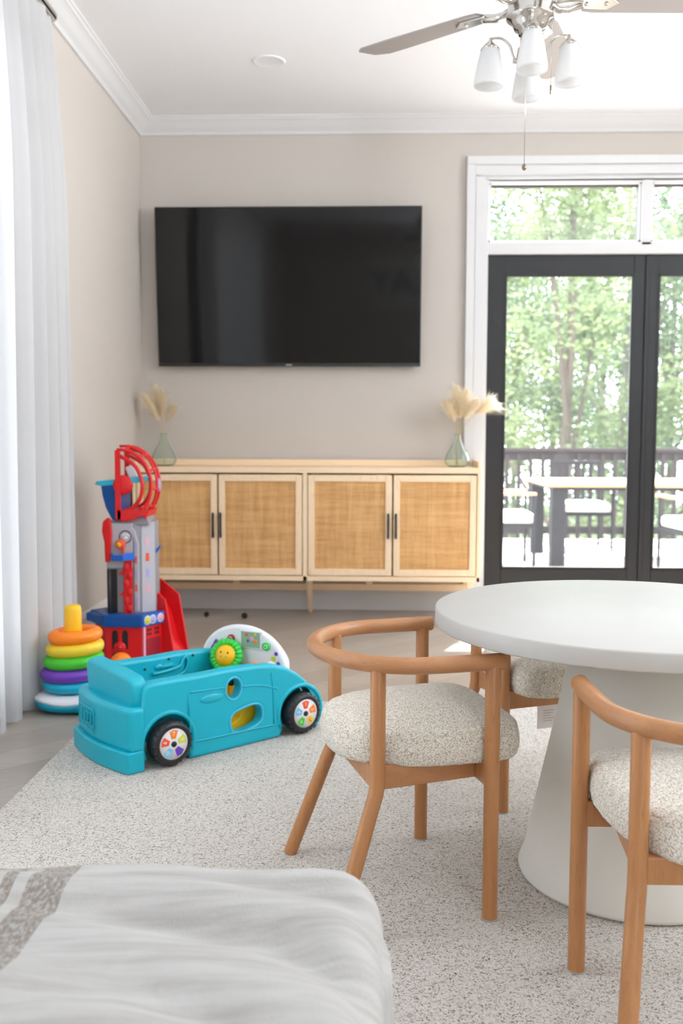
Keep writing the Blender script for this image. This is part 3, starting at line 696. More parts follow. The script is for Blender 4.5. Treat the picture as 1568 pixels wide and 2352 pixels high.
hole2 = []
for a in range(32):
    an = a*2*pi/32; x, z = .058*cos(an), .035*sin(an); n_ = 1/((abs(cos(an))**3+abs(sin(an))**3)**(1/3)); x *= n_; z *= n_
    ca, sa = cos(.18), sin(.18); hole2.append((.367+x*ca-z*sa, .086+x*sa+z*ca))
MX = Matrix.Rotation(pi/2, 4, 'X')       # local xy -> xz plane, extrusion along -y
W = .335
def side(yc, holes): return curve_part('side_panel', [pr2]+holes, .046, teal_m, car, .012, Matrix.Translation((0, yc, 0)) @ MX, 4)
side(.023, [hole1, hole2]); side(W-.023, [])
# rear block: bumper step and trunk, bowed in plan
def bow(s0, n=14, amp=.022): return [(s0-amp*sin(pi*i/n), W*i/n) for i in range(n+1)]
tr_ = MB(); pl = bow(-.030); pts = pl+[(.020, W), (.020, 0)]
tr_.prism([(a_, b_*1.03-.005) for a_, b_ in pts], .055, .186, 'z'); tr_.build('trunk', teal_m, car, .016, 4)
tr_ = MB(); pl = bow(-.044); pts = pl+[(.012, W), (.012, 0)]
tr_.prism([(a_, b_*1.04-.007) for a_, b_ in pts], .0, .062, 'z'); tr_.build('bumper', teal_m, car, .006, 3)
# seat back
sbk = curve_part('seat_back', [[(.012, .17), (.012, .250)]+arc(.045, .262, .033, .030, 180, 90, 6)+[(.10, .298), (.22, .304)]+arc(.272, .272, .033, .034, 90, 0, 6)+[(.305, .17)]], .050, teal_m, car, .012,
                 Matrix.Translation((.026, 0, -.022)) @ Matrix.Rotation(radians(-4), 4, 'Y') @ Matrix(((0, 0, 1, 0), (1, 0, 0, 0), (0, 1, 0, 0), (0, 0, 0, 1))), 4)
box(.06, .17, .05, W-.05, .05, .14).build('seat', teal_m, car, .012, 3)
# hood and floor block ahead of the dashboard
hd = MB().prism([(.49, .02), (.49, .190), (.53, .195), (.57, .176), (.605, .145), (.628, .105), (.640, .05), (.640, .02)], .045, W-.045, 'y'); hd.build('hood', teal_m, car, .008, 3)
# raised panel lines
ln = MB()
ln.tube(smooth_path([(.162, -.001, .03), (.163, -.002, .13), (.158, .004, .215), (.150, .016, .248)], 4), .0035, 8)
ln.tube(smooth_path([(.168, -.001, .052), (.30, -.002, .050), (.49, -.001, .046)], 4), .0030, 8)
ln.tube(smooth_path([(.350, -.001, .188), (.40, -.001, .184), (.45, -.001, .172), (.485, 0, .158)], 4), .0028, 8)
ln.tube(smooth_path([(.165, -.001, .202), (.22, -.001, .200), (.285, -.001, .196)], 4), .0028, 8)
ln.tube(smooth_path([(.460, .0, .215), (.468, -.001, .15), (.470, -.001, .05)], 4), .0026, 8)
ln.build('panel_ridge', teal_m, car)
for c_ in (cr, cf):
    MB().tube([(p[0], .003, p[1]) for p in arch(c_, .086, 205, -25, 24)], .008, 10).build('fender_lip', teal_m, car)
MB().tube([(h[0], .002, h[1]) for h in [(.3195+.030*cos(a*pi/12), .187+.035*sin(a*pi/12)) for a in range(24)]], .0045, 8, None, False, True).build('window_rim', tealL_m, car)
MB().tube([(.367+(h[0]-.367)*1.06, .002, .086+(h[1]-.086)*1.08) for h in hole2], .0045, 8, None, False, True).build('window_rim', tealL_m, car)
MB().sphere((.240, -.0, .172), .042, .006, .014, M=None).build('door_handle', teal_m, car)
# far panel inner grab handle and pips
MB().tube(smooth_path([(.20, W-.050, .195), (.26, W-.052, .200), (.300, W-.052, .208), (.312, W-.050, .226), (.322, W-.050, .236), (.330, W-.050, .215), (.315, W-.050, .185), (.26, W-.05, .172), (.19, W-.05, .170)], 4), .006, 8).build('inner_grab_handle', teal_m, car)
MB().sphere((.225, W-.048, .215), .016, .006, .010).tube([(.225, W-.049, .213), (.275, W-.049, .216)], .007, 8).build('inner_latch', teal_m, car)
for x in (.175, .262, .352): MB().sphere((x, W-.047, .235-.02*(x < .2)), .0045, .003, .0045, 10, 6).build('screw_hole', black_p, car)
# yellow ball chute seen through the door holes
ch_ = MB(); ch_.prism([(.31, .02), (.44, .02), (.44, .195), (.405, .195), (.400, .12), (.375, .07), (.31, .045)], .055, .15, 'y'); ch_.box(.285, .44, .15, .156, .02, .200)
ch_.build('ball_chute', yellow_p, car, .004)
for dx in (-.034, .026): MB().sphere((.325+dx, .060, .198), .016, .012, .020).build('chute_hole', black_p, car)
# dashboard dome
dm = MB()
AX, AF, AC = Vector((.387, -.922)), Vector((.922, .387)), Vector((.505, .172))
A0 = AC.copy(); AC = AC-AX*.040
def dface(h, w_, dep, u):       # arch outline: straight legs then half ellipse
    if u < .12: lx, lz = -w_, .05*u/.12
    elif u > .88: lx, lz = w_, .05*(1-u)/.12
    else: a = pi*(1-(u-.12)/.76); lx, lz = w_*cos(a), .05+h*sin(a)
    p = AC+AX*lx+AF*dep; return (p.x, p.y, .150+lz)
def dome(u, v):
    if v < .12: q = v/.12; k = sin(q*pi/2); return dface(.130-.012*(1-k), .166-.012*(1-k), .012*(1-cos(q*pi/2)), u)
    q = (v-.12)/.88; return dface(.130-.050*q**1.8, .166-.02*q, .012+.055*q, u)
dm.grid(dome, 60, 18)
n = 60; face = [dome(i/n, 0) for i in range(n+1)]
dm.add(face+[(AC.x, AC.y, .15)], [(i, i+1, n+1) for i in range(n)], False)
dsh = dm.build('dashboard', white_p, car)
DF = Matrix(((AX.x, 0, -AF.x, A0.x-AF.x*.001), (AX.y, 0, -AF.y, A0.y-AF.y*.001), (0, 1, 0, .150), (0, 0, 0, 1)))   # face frame: x=right seen by driver, y=up, z=toward driver
def dpart(name, mb_, m_, lab=None, bev=0):
    mb_.v = [tuple(DF @ Vector(p)) for p in mb_.v]; o = mb_.build(name, m_, dsh, bev)
    if lab: o['label'] = lab
    return o
def disc(x, y, r, h=.006, z=.0, n=24, rx=1.0): return MB().lathe([(r, 0), (r, h*.6), (r*.8, h), (0, h)], n, Matrix.Translation((x, y, z)) @ Matrix.Diagonal((rx, 1, 1, 1)))
MB.sphere  # noqa
dpart('screen_surround', MB().box(-.042, .042, .105, .166, 0, .004), white_p, None, .002)
dpart('picture_screen', MB().box(-.036, .036, .110, .161, .004, .0055), screen_p)
for i_, (x, y, r, m_) in enumerate(((-.015, .152, .006, orred_p), (.006, .140, .008, sticker_p), (.018, .154, .005, lyel_p), (-.010, .132, .005, purple_p), (.020, .132, .006, orange_p))): dpart('picture_spot', disc(x, y, r, .001, .0055, 14), m_)
dpart('button', disc(-.078, .132, .014), dred_p, 'dark red round button'); dpart('button', disc(.058, .118, .014), lime_p, 'green round button')
dpart('button', MB().prism([(-.165, .085), (-.140, .125), (-.108, .112), (-.135, .070)], 0, .005, 'z'), purple_p, 'purple wedge button', .002)
dpart('swirl', MB().torus(.006, .0012, 18, 6, Matrix.Translation((-.078, .132, .007))), white_p)
dpart('swirl', MB().torus(.006, .0012, 18, 6, Matrix.Translation((.058, .118, .007))), white_p)
for x, y in ((.095, .098), (.103, .066)): dpart('dot', disc(x, y, .0065, .003, 0, 14), purple_p)
dpart('star_sticker', MB().prism([(.085+.014*cos(a*pi/5+.3)*(1 if a % 2 else .5), .080+.012*sin(a*pi/5+.3)*(1 if a % 2 else .5)) for a in range(10)], 0, .001, 'z'), lyel_p)
dpart('lever', MB().tube(smooth_path([(.075, .050, 0), (.066, .052, .022), (.050, .056, .034)], 4), .009, 10).sphere((.040, .058, .038), .020, .016, .016), orange_p, 'orange gear lever')
dpart('lever_socket', MB().torus(.016, .005, 20, 8, Matrix.Translation((.078, .050, .003))), white_p)
# steering wheel
SW = Matrix.Translation((-.072, .082, .040)) @ Matrix.Rotation(radians(-20), 4, 'X') @ Matrix.Rotation(radians(12), 4, 'Y')
sw = dpart('steering_wheel', MB().torus(.044, .013, 40, 12, SW), lime_p, 'green ribbed steering wheel')
rb = MB()
for k in range(22):
    a = 2*pi*k/22; Mk = SW @ Matrix.Rotation(a, 4, 'Z'); rb.tube([(.032, 0, .008), (.040, 0, .0135), (.050, 0, .0125), (.058, 0, .003)], .0024, 6, Mk)
rb.v = [tuple(DF @ Vector(p)) for p in rb.v]; rb.build('rib', green_p, dsh)
hb_ = MB(); hb_.sphere((0, 0, 0), .037, .037, .022, 28, 14, SW @ Matrix.Translation((0, 0, .004))); hb_.v = [tuple(DF @ Vector(p)) for p in hb_.v]; hb_.build('wheel_hub', yellow_p, dsh, label='yellow smiling face hub')
fc = MB()
for ex in (-.012, .012): fc.sphere((ex, .008, .0245), .0028, .0034, .0016, 10, 6, SW)
fc.tube([(.014*sin(radians(a)), -.006-.007*cos(radians(a))+.004, .0243) for a in range(-60, 61, 15)], .0009, 6, SW); fc.v = [tuple(DF @ Vector(p)) for p in fc.v]; fc.build('smile', black_p, dsh)
dpart('turn_signal', MB().tube(smooth_path([(-.098, .060, 0), (-.108, .072, .020), (-.100, .094, .024)], 4), .009, 10), tealL_m)
# license plate on the trunk
PM = Matrix.Translation((-.0525, .232, .118)) @ Matrix.Rotation(radians(-4.5), 4, 'Z') @ Matrix(((0, 0, -1, 0), (-1, 0, 0, 0), (0, 1, 0, 0), (0, 0, 0, 1)))
PMt = PM
fr_ = MB()
def rr(w, h, r, n=5): return arc(w-r, h-r, r, r, 0, 90, n)+arc(-w+r, h-r, r, r, 90, 180, n)+arc(-w+r, -h+r, r, r, 180, 270, n)+arc(w-r, -h+r, r, r, 270, 360, n)
fr_.tube([(x, y, .0) for x, y in rr(.056, .031, .010)], .0022, 6, PM, False, True); pf_ = fr_.build('plate_frame', teal_m, car)
text_part('plate_number', '1123', .044, .0022, teal_m, car, PM @ Matrix.Diagonal((1, 1.25, 1, 1)))
# wheels
def wheel(c_, y, nums, cols, out=-1):
    o = thing  # noqa
    WM = Matrix.Translation((c_[0], y, c_[1])) @ Matrix.Rotation(pi/2, 4, 'X')       # axis along -y
    mb = MB().lathe([(.030, -.030), (.058, -.028), (.064, -.020), (.066, -.008), (.066, .008), (.063, .018), (.057, .024), (.050, .026), (.045, .022), (0, .020)], 48, WM, True, False)
    for k in range(22):
        a = 2*pi*k/22; mb.sphere((.061*cos(a), .061*sin(a), .014), .0052, .0052, .008, 8, 6, WM)
    wo = mb.build('wheel', black_p, car)
    if out < 0:
        MB().lathe([(.0455, .0205), (.0455, .0235), (0, .0235)], 40, WM, True, False).build('hubcap', white_p, wo)
        for k, (nn, cc_) in enumerate(zip(nums, cols)):
            a = radians(90-72*k); sg = [(.017*cos(a-.42), .017*sin(a-.42)), (.040*cos(a-.36), .040*sin(a-.36)), (.042*cos(a), .042*sin(a)), (.040*cos(a+.36), .040*sin(a+.36)), (.017*cos(a+.42), .017*sin(a+.42))]
            MB().prism(sg, .0235, .0240, 'z', WM).build('number_segment', cc_, wo)
            text_part('numeral', nn, .017, .0004, white_p if k not in (2,) else bblue_p, wo, WM @ Matrix.Translation((.030*cos(a), .030*sin(a), .0244)) @ Matrix.Rotation(a-pi/2, 4, 'Z'))
        MB().lathe([(.0085, .023), (.0085, .026), (0, .026)], 20, WM, True, False).build('axle_cap', black_p, wo)
    return wo
wheel(cf, -.006, '12345', (orred_p, orange_p, yellow_p, green_p, sky_p)); wheel(cr, -.006, ['7', '8', '9', '10', '6'], (orange_p, lyel_p, purple_p, sky_p, orred_p))
wheel((cf[0], .069), W+.006, [], [], 1); wheel((cr[0]-.01, .069), W+.012, [], [], 1)

# ------------------------------------------------------------------ stacking rings toy (base with post, rings are loose things)
SXc, SYc = -1.066, 3.315
st = thing('ring_stacker_base', 'teal and white rocking base with yellow post, by the curtain', 'toy', (SXc, SYc, 0))
def sq(r, n=64, p=3.4): return [(r*(abs(cos(a))**p+abs(sin(a))**p)**(-1/p)*cos(a), r*(abs(cos(a))**p+abs(sin(a))**p)**(-1/p)*sin(a)) for a in [2*pi*i/n+pi/5 for i in range(n)]]
def loft(levels, n=64, p=3.4):
    mb = MB(); vs = []
    for r, z, w_ in levels:
        for i, (x, y) in enumerate(sq(r, n, p)): vs.append((x, y, z+w_*cos(4*(2*pi*i/n+pi/5-pi/4+pi/5*0))))
    fs = [(j*n+i, j*n+(i+1) % n, (j+1)*n+(i+1) % n, (j+1)*n+i) for j in range(len(levels)-1) for i in range(n)]
    L = len(levels)*n; fs += [tuple(range(n-1, -1, -1)), tuple(range(L-n, L))]
    return mb.add(vs, fs, True)
loft([(.060, .000, 0), (.095, .004, 0), (.118, .016, 0), (.128, .030, .003), (.130, .042, .004)], 64, 2.6).build('rocker', tring_p, st)
loft([(.130, .0421, .004), (.129, .050, .004), (.120, .058, .003), (.090, .064, 0), (.05, .065, 0)], 64, 2.6).build('base_cover', white_p, st)
MB().lathe([(.040, .06), (.030, .30), (.0295, .352), (.026, .364), (.018, .368), (0, .369)], 32, None, True, False).build('post', yellow_p, st)
tb_ = Matrix.Translation((.0, 0, 0))
for i, (nm, R_, z, dx, m_, l_, tl_) in enumerate((('teal', .104, .086, -.006, tring_p, 'teal stacking ring, lowest of the stack', 0), ('purple', .110, .126, -.006, purple_p, 'purple stacking ring, second from the bottom', -2),
        ('green', .106, .171, .0, green_p, 'green stacking ring between the purple and yellow rings', -3), ('yellow', .101, .214, .006, yring_p, 'yellow stacking ring just under the orange one', -4), ('orange', .094, .258, .008, orange_p, 'orange stacking ring on top of the stack', -3))):
    ri = .024 if i else .022
    o = MB().torus(R_-ri, ri*1.0, 56, 18, None, .98).build('stacking_ring', m_); o.location = (SXc+dx, SYc, z+.003); o.rotation_euler = (0, radians(tl_), 0); tag(o, l_, 'toy ring', 'stacking rings')
o = MB().sphere((0, 0, .045), .045, n=24, m=16).build('toy_ball', orange_p); tag(o, 'small orange toy ball behind the toy car', 'toy ball'); o.location = (-1.025, 3.79, 0)

# ------------------------------------------------------------------ toy tower
def TP(a, b, Y):   # point from the tower survey (picture-plane survey at depth Y), only used to lay out local dimensions
    return None
tw = thing('toy_tower', 'tall red, blue and grey toy lookout tower with a ramp, by the corner', 'toy', (-1.076, 4.02, 0))
# local frame: x right, y away
def tpart(name, mb_, m_, bev=.003, lab=None):
    o = mb_.build(name, m_, tw, bev)
    if lab: o['label'] = lab
    return o
# base body: half-octagon plan, red, with blue skirt
plan = [(-.165, .10), (-.075, -.020), (.085, -.020), (.160, .10), (.10, .17), (-.10, .17)]
plan2 = [(x*1.04-.0, (y-.07)*1.05+.07) for x, y in plan]
tpart('base_body', MB().prism([(-.150, .10), (-.072, -.008), (.082, -.008), (.150, .10), (.10, .165), (-.10, .165)], 0, .165, 'z'), red_p)
tpart('blue_skirt', MB().prism(plan2, .150, .205, 'z'), blue_p, .006)
# emblem roundels on the right skirt face
fa, fb = Vector(plan2[2]), Vector(plan2[3]); fd = (fb-fa).normalized(); fn_ = Vector((fd.y, -fd.x))
FM = Matrix(((fd.x, 0, fn_.x, 0), (fd.y, 0, fn_.y, 0), (0, 1, 0, 0), (0, 0, 0, 1)))
def fplace(s_, z): p = fa+fd*s_; return Matrix.Translation((p.x, p.y, z)) @ FM
tpart('sticker_panel', MB().prism([(.008, .153), (.128, .165), (.132, .204), (.008, .202)], 0, .0016, 'z', Matrix.Translation((fa.x, fa.y, 0)) @ FM), bblue_p, 0)
for s_, m_ in ((.030, lyel_p), (.062, lilac_p), (.108, sticker_p)):
    tpart('roundel', MB().lathe([(.018, .0016), (.018, .003), (0, .003)], 24, fplace(s_, .179), True, False), m_, 0)
    tpart('roundel_ring', MB().torus(.018, .0018, 24, 6, fplace(s_, .179) @ Matrix.Translation((0, 0, .002))), white_p, 0)
# front slots and turbine, right garage
for x0 in (-.046, -.002): tpart('slot', MB().prism([(x0, .055), (x0+.024, .055), (x0+.024, .122), (x0+.018, .135), (x0+.006, .135), (x0, .122)], -.0100, -.0075, 'y'), black_p, 0)
tpart('slot', MB().box(-.046, .022, -.0098, -.0078, .02, .034), black_p, 0)
tpart('front_wheel', MB().lathe([(.026, 0), (.026, .010), (.018, .014), (.006, .014), (.005, .018), (0, .018)], 24, Matrix.Translation((-.012, -.006, .062)) @ Matrix.Rotation(pi/2, 4, 'X'), True, False), red_p, 0)
tpart('strut', MB().box(-.016, -.008, -.014, -.006, .08, .135), red_p, .001)
ga, gb = Vector((.082, -.008)), Vector((.150, .10)); gd = (gb-ga).normalized(); gn = Vector((gd.y, -gd.x))
GM = Matrix(((gd.x, 0, gn.x, ga.x), (gd.y, 0, gn.y, ga.y), (0, 1, 0, 0), (0, 0, 0, 1)))
tpart('garage_opening', MB().box(.024, .110, 0, .095, -.001, .0012, GM), dred_p, 0)
tpart('post', MB().box(.004, .016, 0, .150, -.001, .008, GM), sticker_p, .002)
wn = MB()
for i in (0, 1, 3, 4):
    for j in range(2): wn.box(.030+i*.015, .040+i*.015, .108+j*.018, .120+j*.018, -.001, .0014, GM)
tpart('window_slots', wn, black_p, 0)
# left wing of the skirt
tpart('left_wing', MB().prism([(-.175, .05), (-.085, -.02), (-.085, .04), (-.165, .12)], .165, .200, 'z'), blue_p, .004)
# column
cp = [(-.078, .050), (-.075, .028), (.045, .028), (.062, .040), (.125, .090), (.125, .150), (-.075, .150)]
tpart('column', MB().prism(cp, .19, .60, 'z'), gry_p, .004)
tpart('track_groove', MB().box(-.073, -.030, .0225, .0285, .200, .395), black_p, .001)
tpart('track_groove', MB().tube([(-.062, .024, .20), (-.062, .024, .395)], .007, 8), dgry_p, 0)
tpart('panel', MB().box(-.072, .040, .0205, .0290, .400, .595), lgry_p, .004)
tpart('curved_strip', MB().prism([(.046, .215), (.064, .215), (.066, .50), (.050, .56), (.034, .585), (.030, .575), (.046, .52)], .0215, .030, 'y'), lgry_p, .002)
ca_, cb_ = Vector((.062, .040)), Vector((.125, .090)); cd = (cb_-ca_).normalized(); cn = Vector((cd.y, -cd.x)); CM = Matrix(((cd.x, 0, cn.x, ca_.x), (cd.y, 0, cn.y, ca_.y), (0, 1, 0, 0), (0, 0, 0, 1)))
tpart('side_panel', MB().box(.010, .074, .20, .595, -.001, .004, CM), lgry_p, .002)
for k in range(4): tpart('marking', MB().box(.030, .046, .29+k*.068, .325+k*.068, .0041, .0048, CM), (sticker_p, lilac_p, orred_p, sticker_p)[k], 0)
for k in range(5): tpart('marking', MB().box(.050, .058, .0205, .0216, .24+k*.06, .27+k*.06), (lilac_p, orred_p, lilac_p, orred_p, lilac_p)[k], 0)
# red slide down the front
sl_ = MB(); sl_.prism([(.0, .20), (.036, .20), (.038, .44), (.028, .455), (.004, .44)], .012, .028, 'y'); 
for z in (.285, .375): sl_.prism([(.0, z), (-.024, z-.004), (.0, z+.016)], .008, .022, 'y')
for k in range(6): sl_.sphere((.020+.008*(-1)**k, .012, .225+.036*k), .013, .006, .018, 10, 6)
tpart('slide', sl_, red_p, .002)
tpart('ledge', MB().prism([(-.055, .032), (-.040, -.016), (.010, -.022), (.048, .012), (.050, .032)], .436, .446, 'z').prism([(-.055, .032), (-.040, -.018), (-.036, -.014), (-.048, .032)], .44, .466, 'z').prism([(-.040, -.018), (.010, -.024), (.010, -.019), (-.037, -.013)], .44, .460, 'z').prism([(.010, -.024), (.050, .010), (.047, .014), (.009, -.019)], .44, .468, 'z'), bblue_p, .002)
kn = MB().lathe([(.020, 0), (.020, .022), (.016, .026), (0, .026)], 24, Matrix.Translation((-.008, .018, .504)) @ Matrix.Rotation(pi/2, 4, 'X'), True, False); kn.box(-.004, .006, .006, .02, .455, .50)
tpart('dial', kn, orred_p, 0)
tpart('dial_cap', MB().lathe([(.010, .026), (.010, .029), (0, .029)], 16, Matrix.Translation((-.012, .018, .504)) @ Matrix.Rotation(pi/2, 4, 'X'), True, False), MATS['woven_rattan'] if False else yellow_p, 0)
tpart('emblem', MB().torus(.026, .0022, 28, 6, Matrix.Translation((.010, .0195, .535)) @ Matrix.Rotation(pi/2, 4, 'X')), dgry_p, 0)
em = MB().sphere((.010, .019, .530), .011, .002, .008, 14, 8)
for k in range(4): a = radians(35+k*37); em.sphere((.010+.016*cos(a), .019, .532+.014*sin(a)), .0042, .002, .0055, 10, 6)
tpart('emblem_mark', em, white_p, 0)
# red lever on the left shoulder
tpart('lever', MB().prism([(-.076, .425), (-.054, .430), (-.050, .50), (-.046, .545), (-.050, .612), (-.062, .618), (-.084, .600), (-.088, .560), (-.078, .510)], .004, .022, 'y'), red_p, .005)
tpart('side_clip', MB().prism([(.125, .455), (.148, .487), (.142, .492), (.125, .475)], .09, .10, 'y'), bblue_p, .002)
# bucket at the top, left
bk = MB()
def bucket(u, v):
    a = radians(180+90*v); return (-.010+.085*cos(a)*1.0, .10+(-.075+.15*u), .765+.155*sin(a))
bk.prism([(-.095, .765), (.0, .765), (.0, .600), (-.048, .606), (-.075, .66), (-.088, .71)], .020, .16, 'y')
tpart('bucket', bk, blue_p, .008)
tpart('bucket_rim', MB().prism([(-.118, .758), (-.110, .772), (.080, .790), (.080, .768), (-.085, .752)], .014, .166, 'y'), tealL_m, .003)
tpart('tower_head', MB().prism([(-.040, .585), (.11, .585), (.10, .64), (-.03, .64)], .030, .16, 'y'), gry_p, .004)
# canopy cage: D-shaped ribbed shell hinged at the left
cg = thing  # noqa
CX, CZ = -.005, .757
def dpath(y, sc=1.0, n=22):
    out = []
    for i in range(n+1):
        a = radians(96-186*i/n); rx = .132*sc; rz = .150*sc
        out.append((CX+rx*max(-.15, cos(a))*1.0, y, CZ+rz*sin(a)))
    return out
cage = MB()
for y in (.010, .165):
    cage.tube(dpath(y), .0075, 8); cage.box(CX-.022, CX+.000, y-.006, y+.006, .610, .905)
cage.tube(smooth_path([(CX, .012, .88), (.060, .012, .835), (.088, .010, .757), (.066, .012, .680), (CX+.0, .012, .632)], 5), .0085, 8)
cage.tube(smooth_path([(CX, .163, .88), (.060, .163, .835), (.088, .163, .757), (.066, .163, .680), (CX+.0, .163, .632)], 5), .0075, 8)
for yy in (.062, .113):
    sc = 1.10
    cage.tube(dpath(yy, sc), .0060, 8)
for a in (80, 52, 24, -6, -34, -60):
    r = radians(a); pts = []
    for k in range(9):
        y = .010+.155*k/8; bul = 1+.10*sin(pi*k/8); pts.append((CX+.132*bul*cos(r), y, CZ+.150*bul*sin(r)))
    cage.tube(pts, .0065, 8)
tpart('canopy_cage', cage, red_p, 0)
tpart('canopy_base', MB().prism([(-.022, .608), (.050, .608), (.068, .622), (.092, .626), (.100, .612), (.118, .650), (-.022, .652)], .004, .172, 'y'), red_p, .003)
tpart('canopy_pivot', MB().lathe([(.042, 0), (.042, .010), (.034, .014), (0, .014)], 28, Matrix.Translation((.004, .022, .757)) @ Matrix.Rotation(pi/2, 4, 'X'), True, False), red_p, 0)
tpart('canopy_badge', MB().lathe([(.024, 0), (.024, .004), (0, .004)], 20, Matrix.Translation((.142, .088, .755)) @ Matrix.Rotation(pi/2, 4, 'Y') @ Matrix.Diagonal((1.2, 1, 1, 1)), True, False), lilac_p, 0)
tpart('periscope', MB().prism([(.0, .83), (.040, .845), (.055, .79), (.02, .78)], .06, .12, 'y'), white_p, .006)
# ramp: two red side walls and a chute between
RA = Vector((.076, .125)); rdir = Vector((.93, -.37)).normalized()
def rampwall(off, sx, dz):
    P = [(0, .318+dz), (.095, .255+dz*.8), (.138, .02), (.142, .0), (.04, .0), (.0, .10)]
    nrm = Vector((-rdir.y, rdir.x)); o = RA+nrm*off
    Mx = Matrix(((rdir.x, 0, nrm.x, o.x), (rdir.y, 0, nrm.y, o.y), (0, 1, 0, 0), (0, 0, 0, 1)))
    return MB().prism([(x*sx, z) for x, z in P], -.005, .005, 'z', Mx)
tpart('ramp_wall', rampwall(0, 1.0, 0), red_p, .003); tpart('ramp_wall', rampwall(.10, 1.05, .012), red_p, .003)
nrm = Vector((-rdir.y, rdir.x)); Mx = Matrix(((rdir.x, nrm.x, 0, RA.x), (rdir.y, nrm.y, 0, RA.y), (0, 0, 1, 0), (0, 0, 0, 1)))
rd = MB(); rp = [(0, .27), (.06, .19), (.10, .06), (.135, .005), (.125, .0), (.09, .05), (.05, .18), (0, .255)]
rd.prism(rp, .004, .108, 'y', Mx); tpart('ramp_chute', rd, red_p, .002)

# ------------------------------------------------------------------ foreground bench with throw
BX0, BX1, BY0, BY1, BZ = -1.15, .020, -.25, 1.262, .398
bn = thing('upholstered_bench', 'low upholstered bench hidden under the throw in the foreground', 'bench', (0, 0, 0))
box(BX0+.02, BX1-.035, BY0, BY1-.035, .09, BZ-.055).build('padded_seat', cush_m, bn, .05, 6)
for x in (BX0+.1, BX1-.12):
    for y in (BY0+.1, BY1-.12): MB().lathe([(.018, .011), (.024, .12)], 20, Matrix.Translation((x, y, 0))).build('leg', beech_m, bn)
VAL = (([(-.75, 1.19), (-.38, 1.200), (-.215, 1.185), (-.042, 1.140), (.010, 1.07), (.03, .98)], .022, .011),
       ([(-.45, 1.12), (-.272, 1.088), (-.128, 1.054), (-.054, .993), (-.012, .938), (.012, .88)], .030, .017),
       ([(-.60, .90), (-.368, .894), (-.247, .925), (-.15, .880), (-.08, .80)], .032, .012))
def throw(u, v):
    # u across (x), v along (y); superelliptic edge roll at far side and right side
    L = .34
    sx = -(1.12)+u*(1.12+L*1.0); sy = v*(1.46+L)      # arc-length coordinates
    ex, ey = BX1-.02, BY1-.03; r = .050
    def roll(s, e):
        st_ = s-(e-r)
        if st_ <= 0: return s, 0
        if st_ < r*pi/2*1.15: a = st_/(r*1.15); return e-r+r*sin(a)*1.15, r*(1-cos(a))*1.1
        ext = st_-r*pi/2*1.15; return e+.008+.05*ext, r*1.1+ext
    x, dx = roll(sx, ex); y, dy = roll(BY0+.05+sy*0+sy-0.05, ey)
    # rounded plan corner
    z = BZ-max(dx, dy)-.35*min(dx, dy)
    cxr = .09
    qx, qy = x-(ex-cxr), y-(ey-cxr)
    if qx > 0 and qy > 0:
        L_ = sqrt(qx*qx+qy*qy); k = max(qx, qy)/L_; x = ex-cxr+qx*(.35+.65*k)*1.0; y = ey-cxr+qy*(.35+.65*k)
    # folds: long soft waves running from the left edge toward the near right corner
    d = (y-.62*(-x))*1.0
    f = .0085*sin(22*(y+.42*x*x*2+.38*x)+1.2+1.5*noise.noise(Vector((x*2.0, y*2.0, 0))))+.006*sin(37*(y+.55*x)+.7)+.012*noise.noise(Vector((x*3.0+4, y*5.0, 1)))
    top = max(0, 1-max(dx, dy)/.06)
    z += f*.6*(.35+.65*top)
    for V_, wd_, dp_ in VAL:
        best_ = 9
        for (ax, ay), (bx_, by_) in zip(V_[:-1], V_[1:]):
            ux, uy = bx_-ax, by_-ay; tt = max(0, min(1, ((x-ax)*ux+(y-ay)*uy)/(ux*ux+uy*uy))); best_ = min(best_, sqrt((x-ax-ux*tt)**2+(y-ay-uy*tt)**2))
        z -= dp_*math.exp(-(best_/wd_)**2)*top
    if dx > .05: x += .010*sin(y*24+1)+.008*noise.noise(Vector((y*7, z*6, 3)))
    if dy > .05: y += .008*sin(x*20)
    return (x, y, max(z, .03))
tho = MB().grid(throw, 170, 200).build('throw_blanket', throw_m); tag(tho, 'cream woven throw with grey-brown stripes draped over the foreground bench', 'blanket')
sm_ = tho.modifiers.new('thick', 'SOLIDIFY'); sm_.thickness = .006; sm_.offset = 1

# ------------------------------------------------------------------ outside: deck, railing, patio set, trees
DZ = -.10
struct(box(-3, 7, YB+.17, 10.15, DZ-.08, DZ).build('deck_floor', deckf_m))
rl = thing('deck_railing', 'dark brown deck railing with square balusters along the deck edge', 'railing', (0, 9.95, DZ))
box(-3, 7, -.07, .07, .925, .962).build('top_rail', rail_m, rl, .004); box(-3, 7, -.02, .02, .835, .925).build('upper_rail', rail_m, rl); box(-3, 7, -.02, .02, .075, .155).build('lower_rail', rail_m, rl)
for k in range(41): xx_ = .62+k*.122; box(xx_-.018, xx_+.018, -.055, -.02, .03, .90).build('baluster', rail_m, rl)
for xx_ in (-.2, 1.90, 4.0, 6.1): box(xx_-.05, xx_+.05, -.05, .05, 0, .925).build('post', rail_m, rl)
pt = thing('patio_table', 'long wooden patio table with thick dark legs on the deck', 'table', (1.40, 7.82, DZ))
m = MB()
for k in range(9): m.box(0, 1.9, k*.142, k*.142+.136, .665, .690)
m.build('table_top', patiot_m, pt, .002)
box(.05, 1.85, .05, 1.15, .635, .664).build('apron', patiom_m, pt)
for x in (.10, 1.72):
    for y in (.10, 1.10): box(x-.055, x+.055, y-.055, y+.055, 0, .64).build('leg', patiom_m, pt, .003)
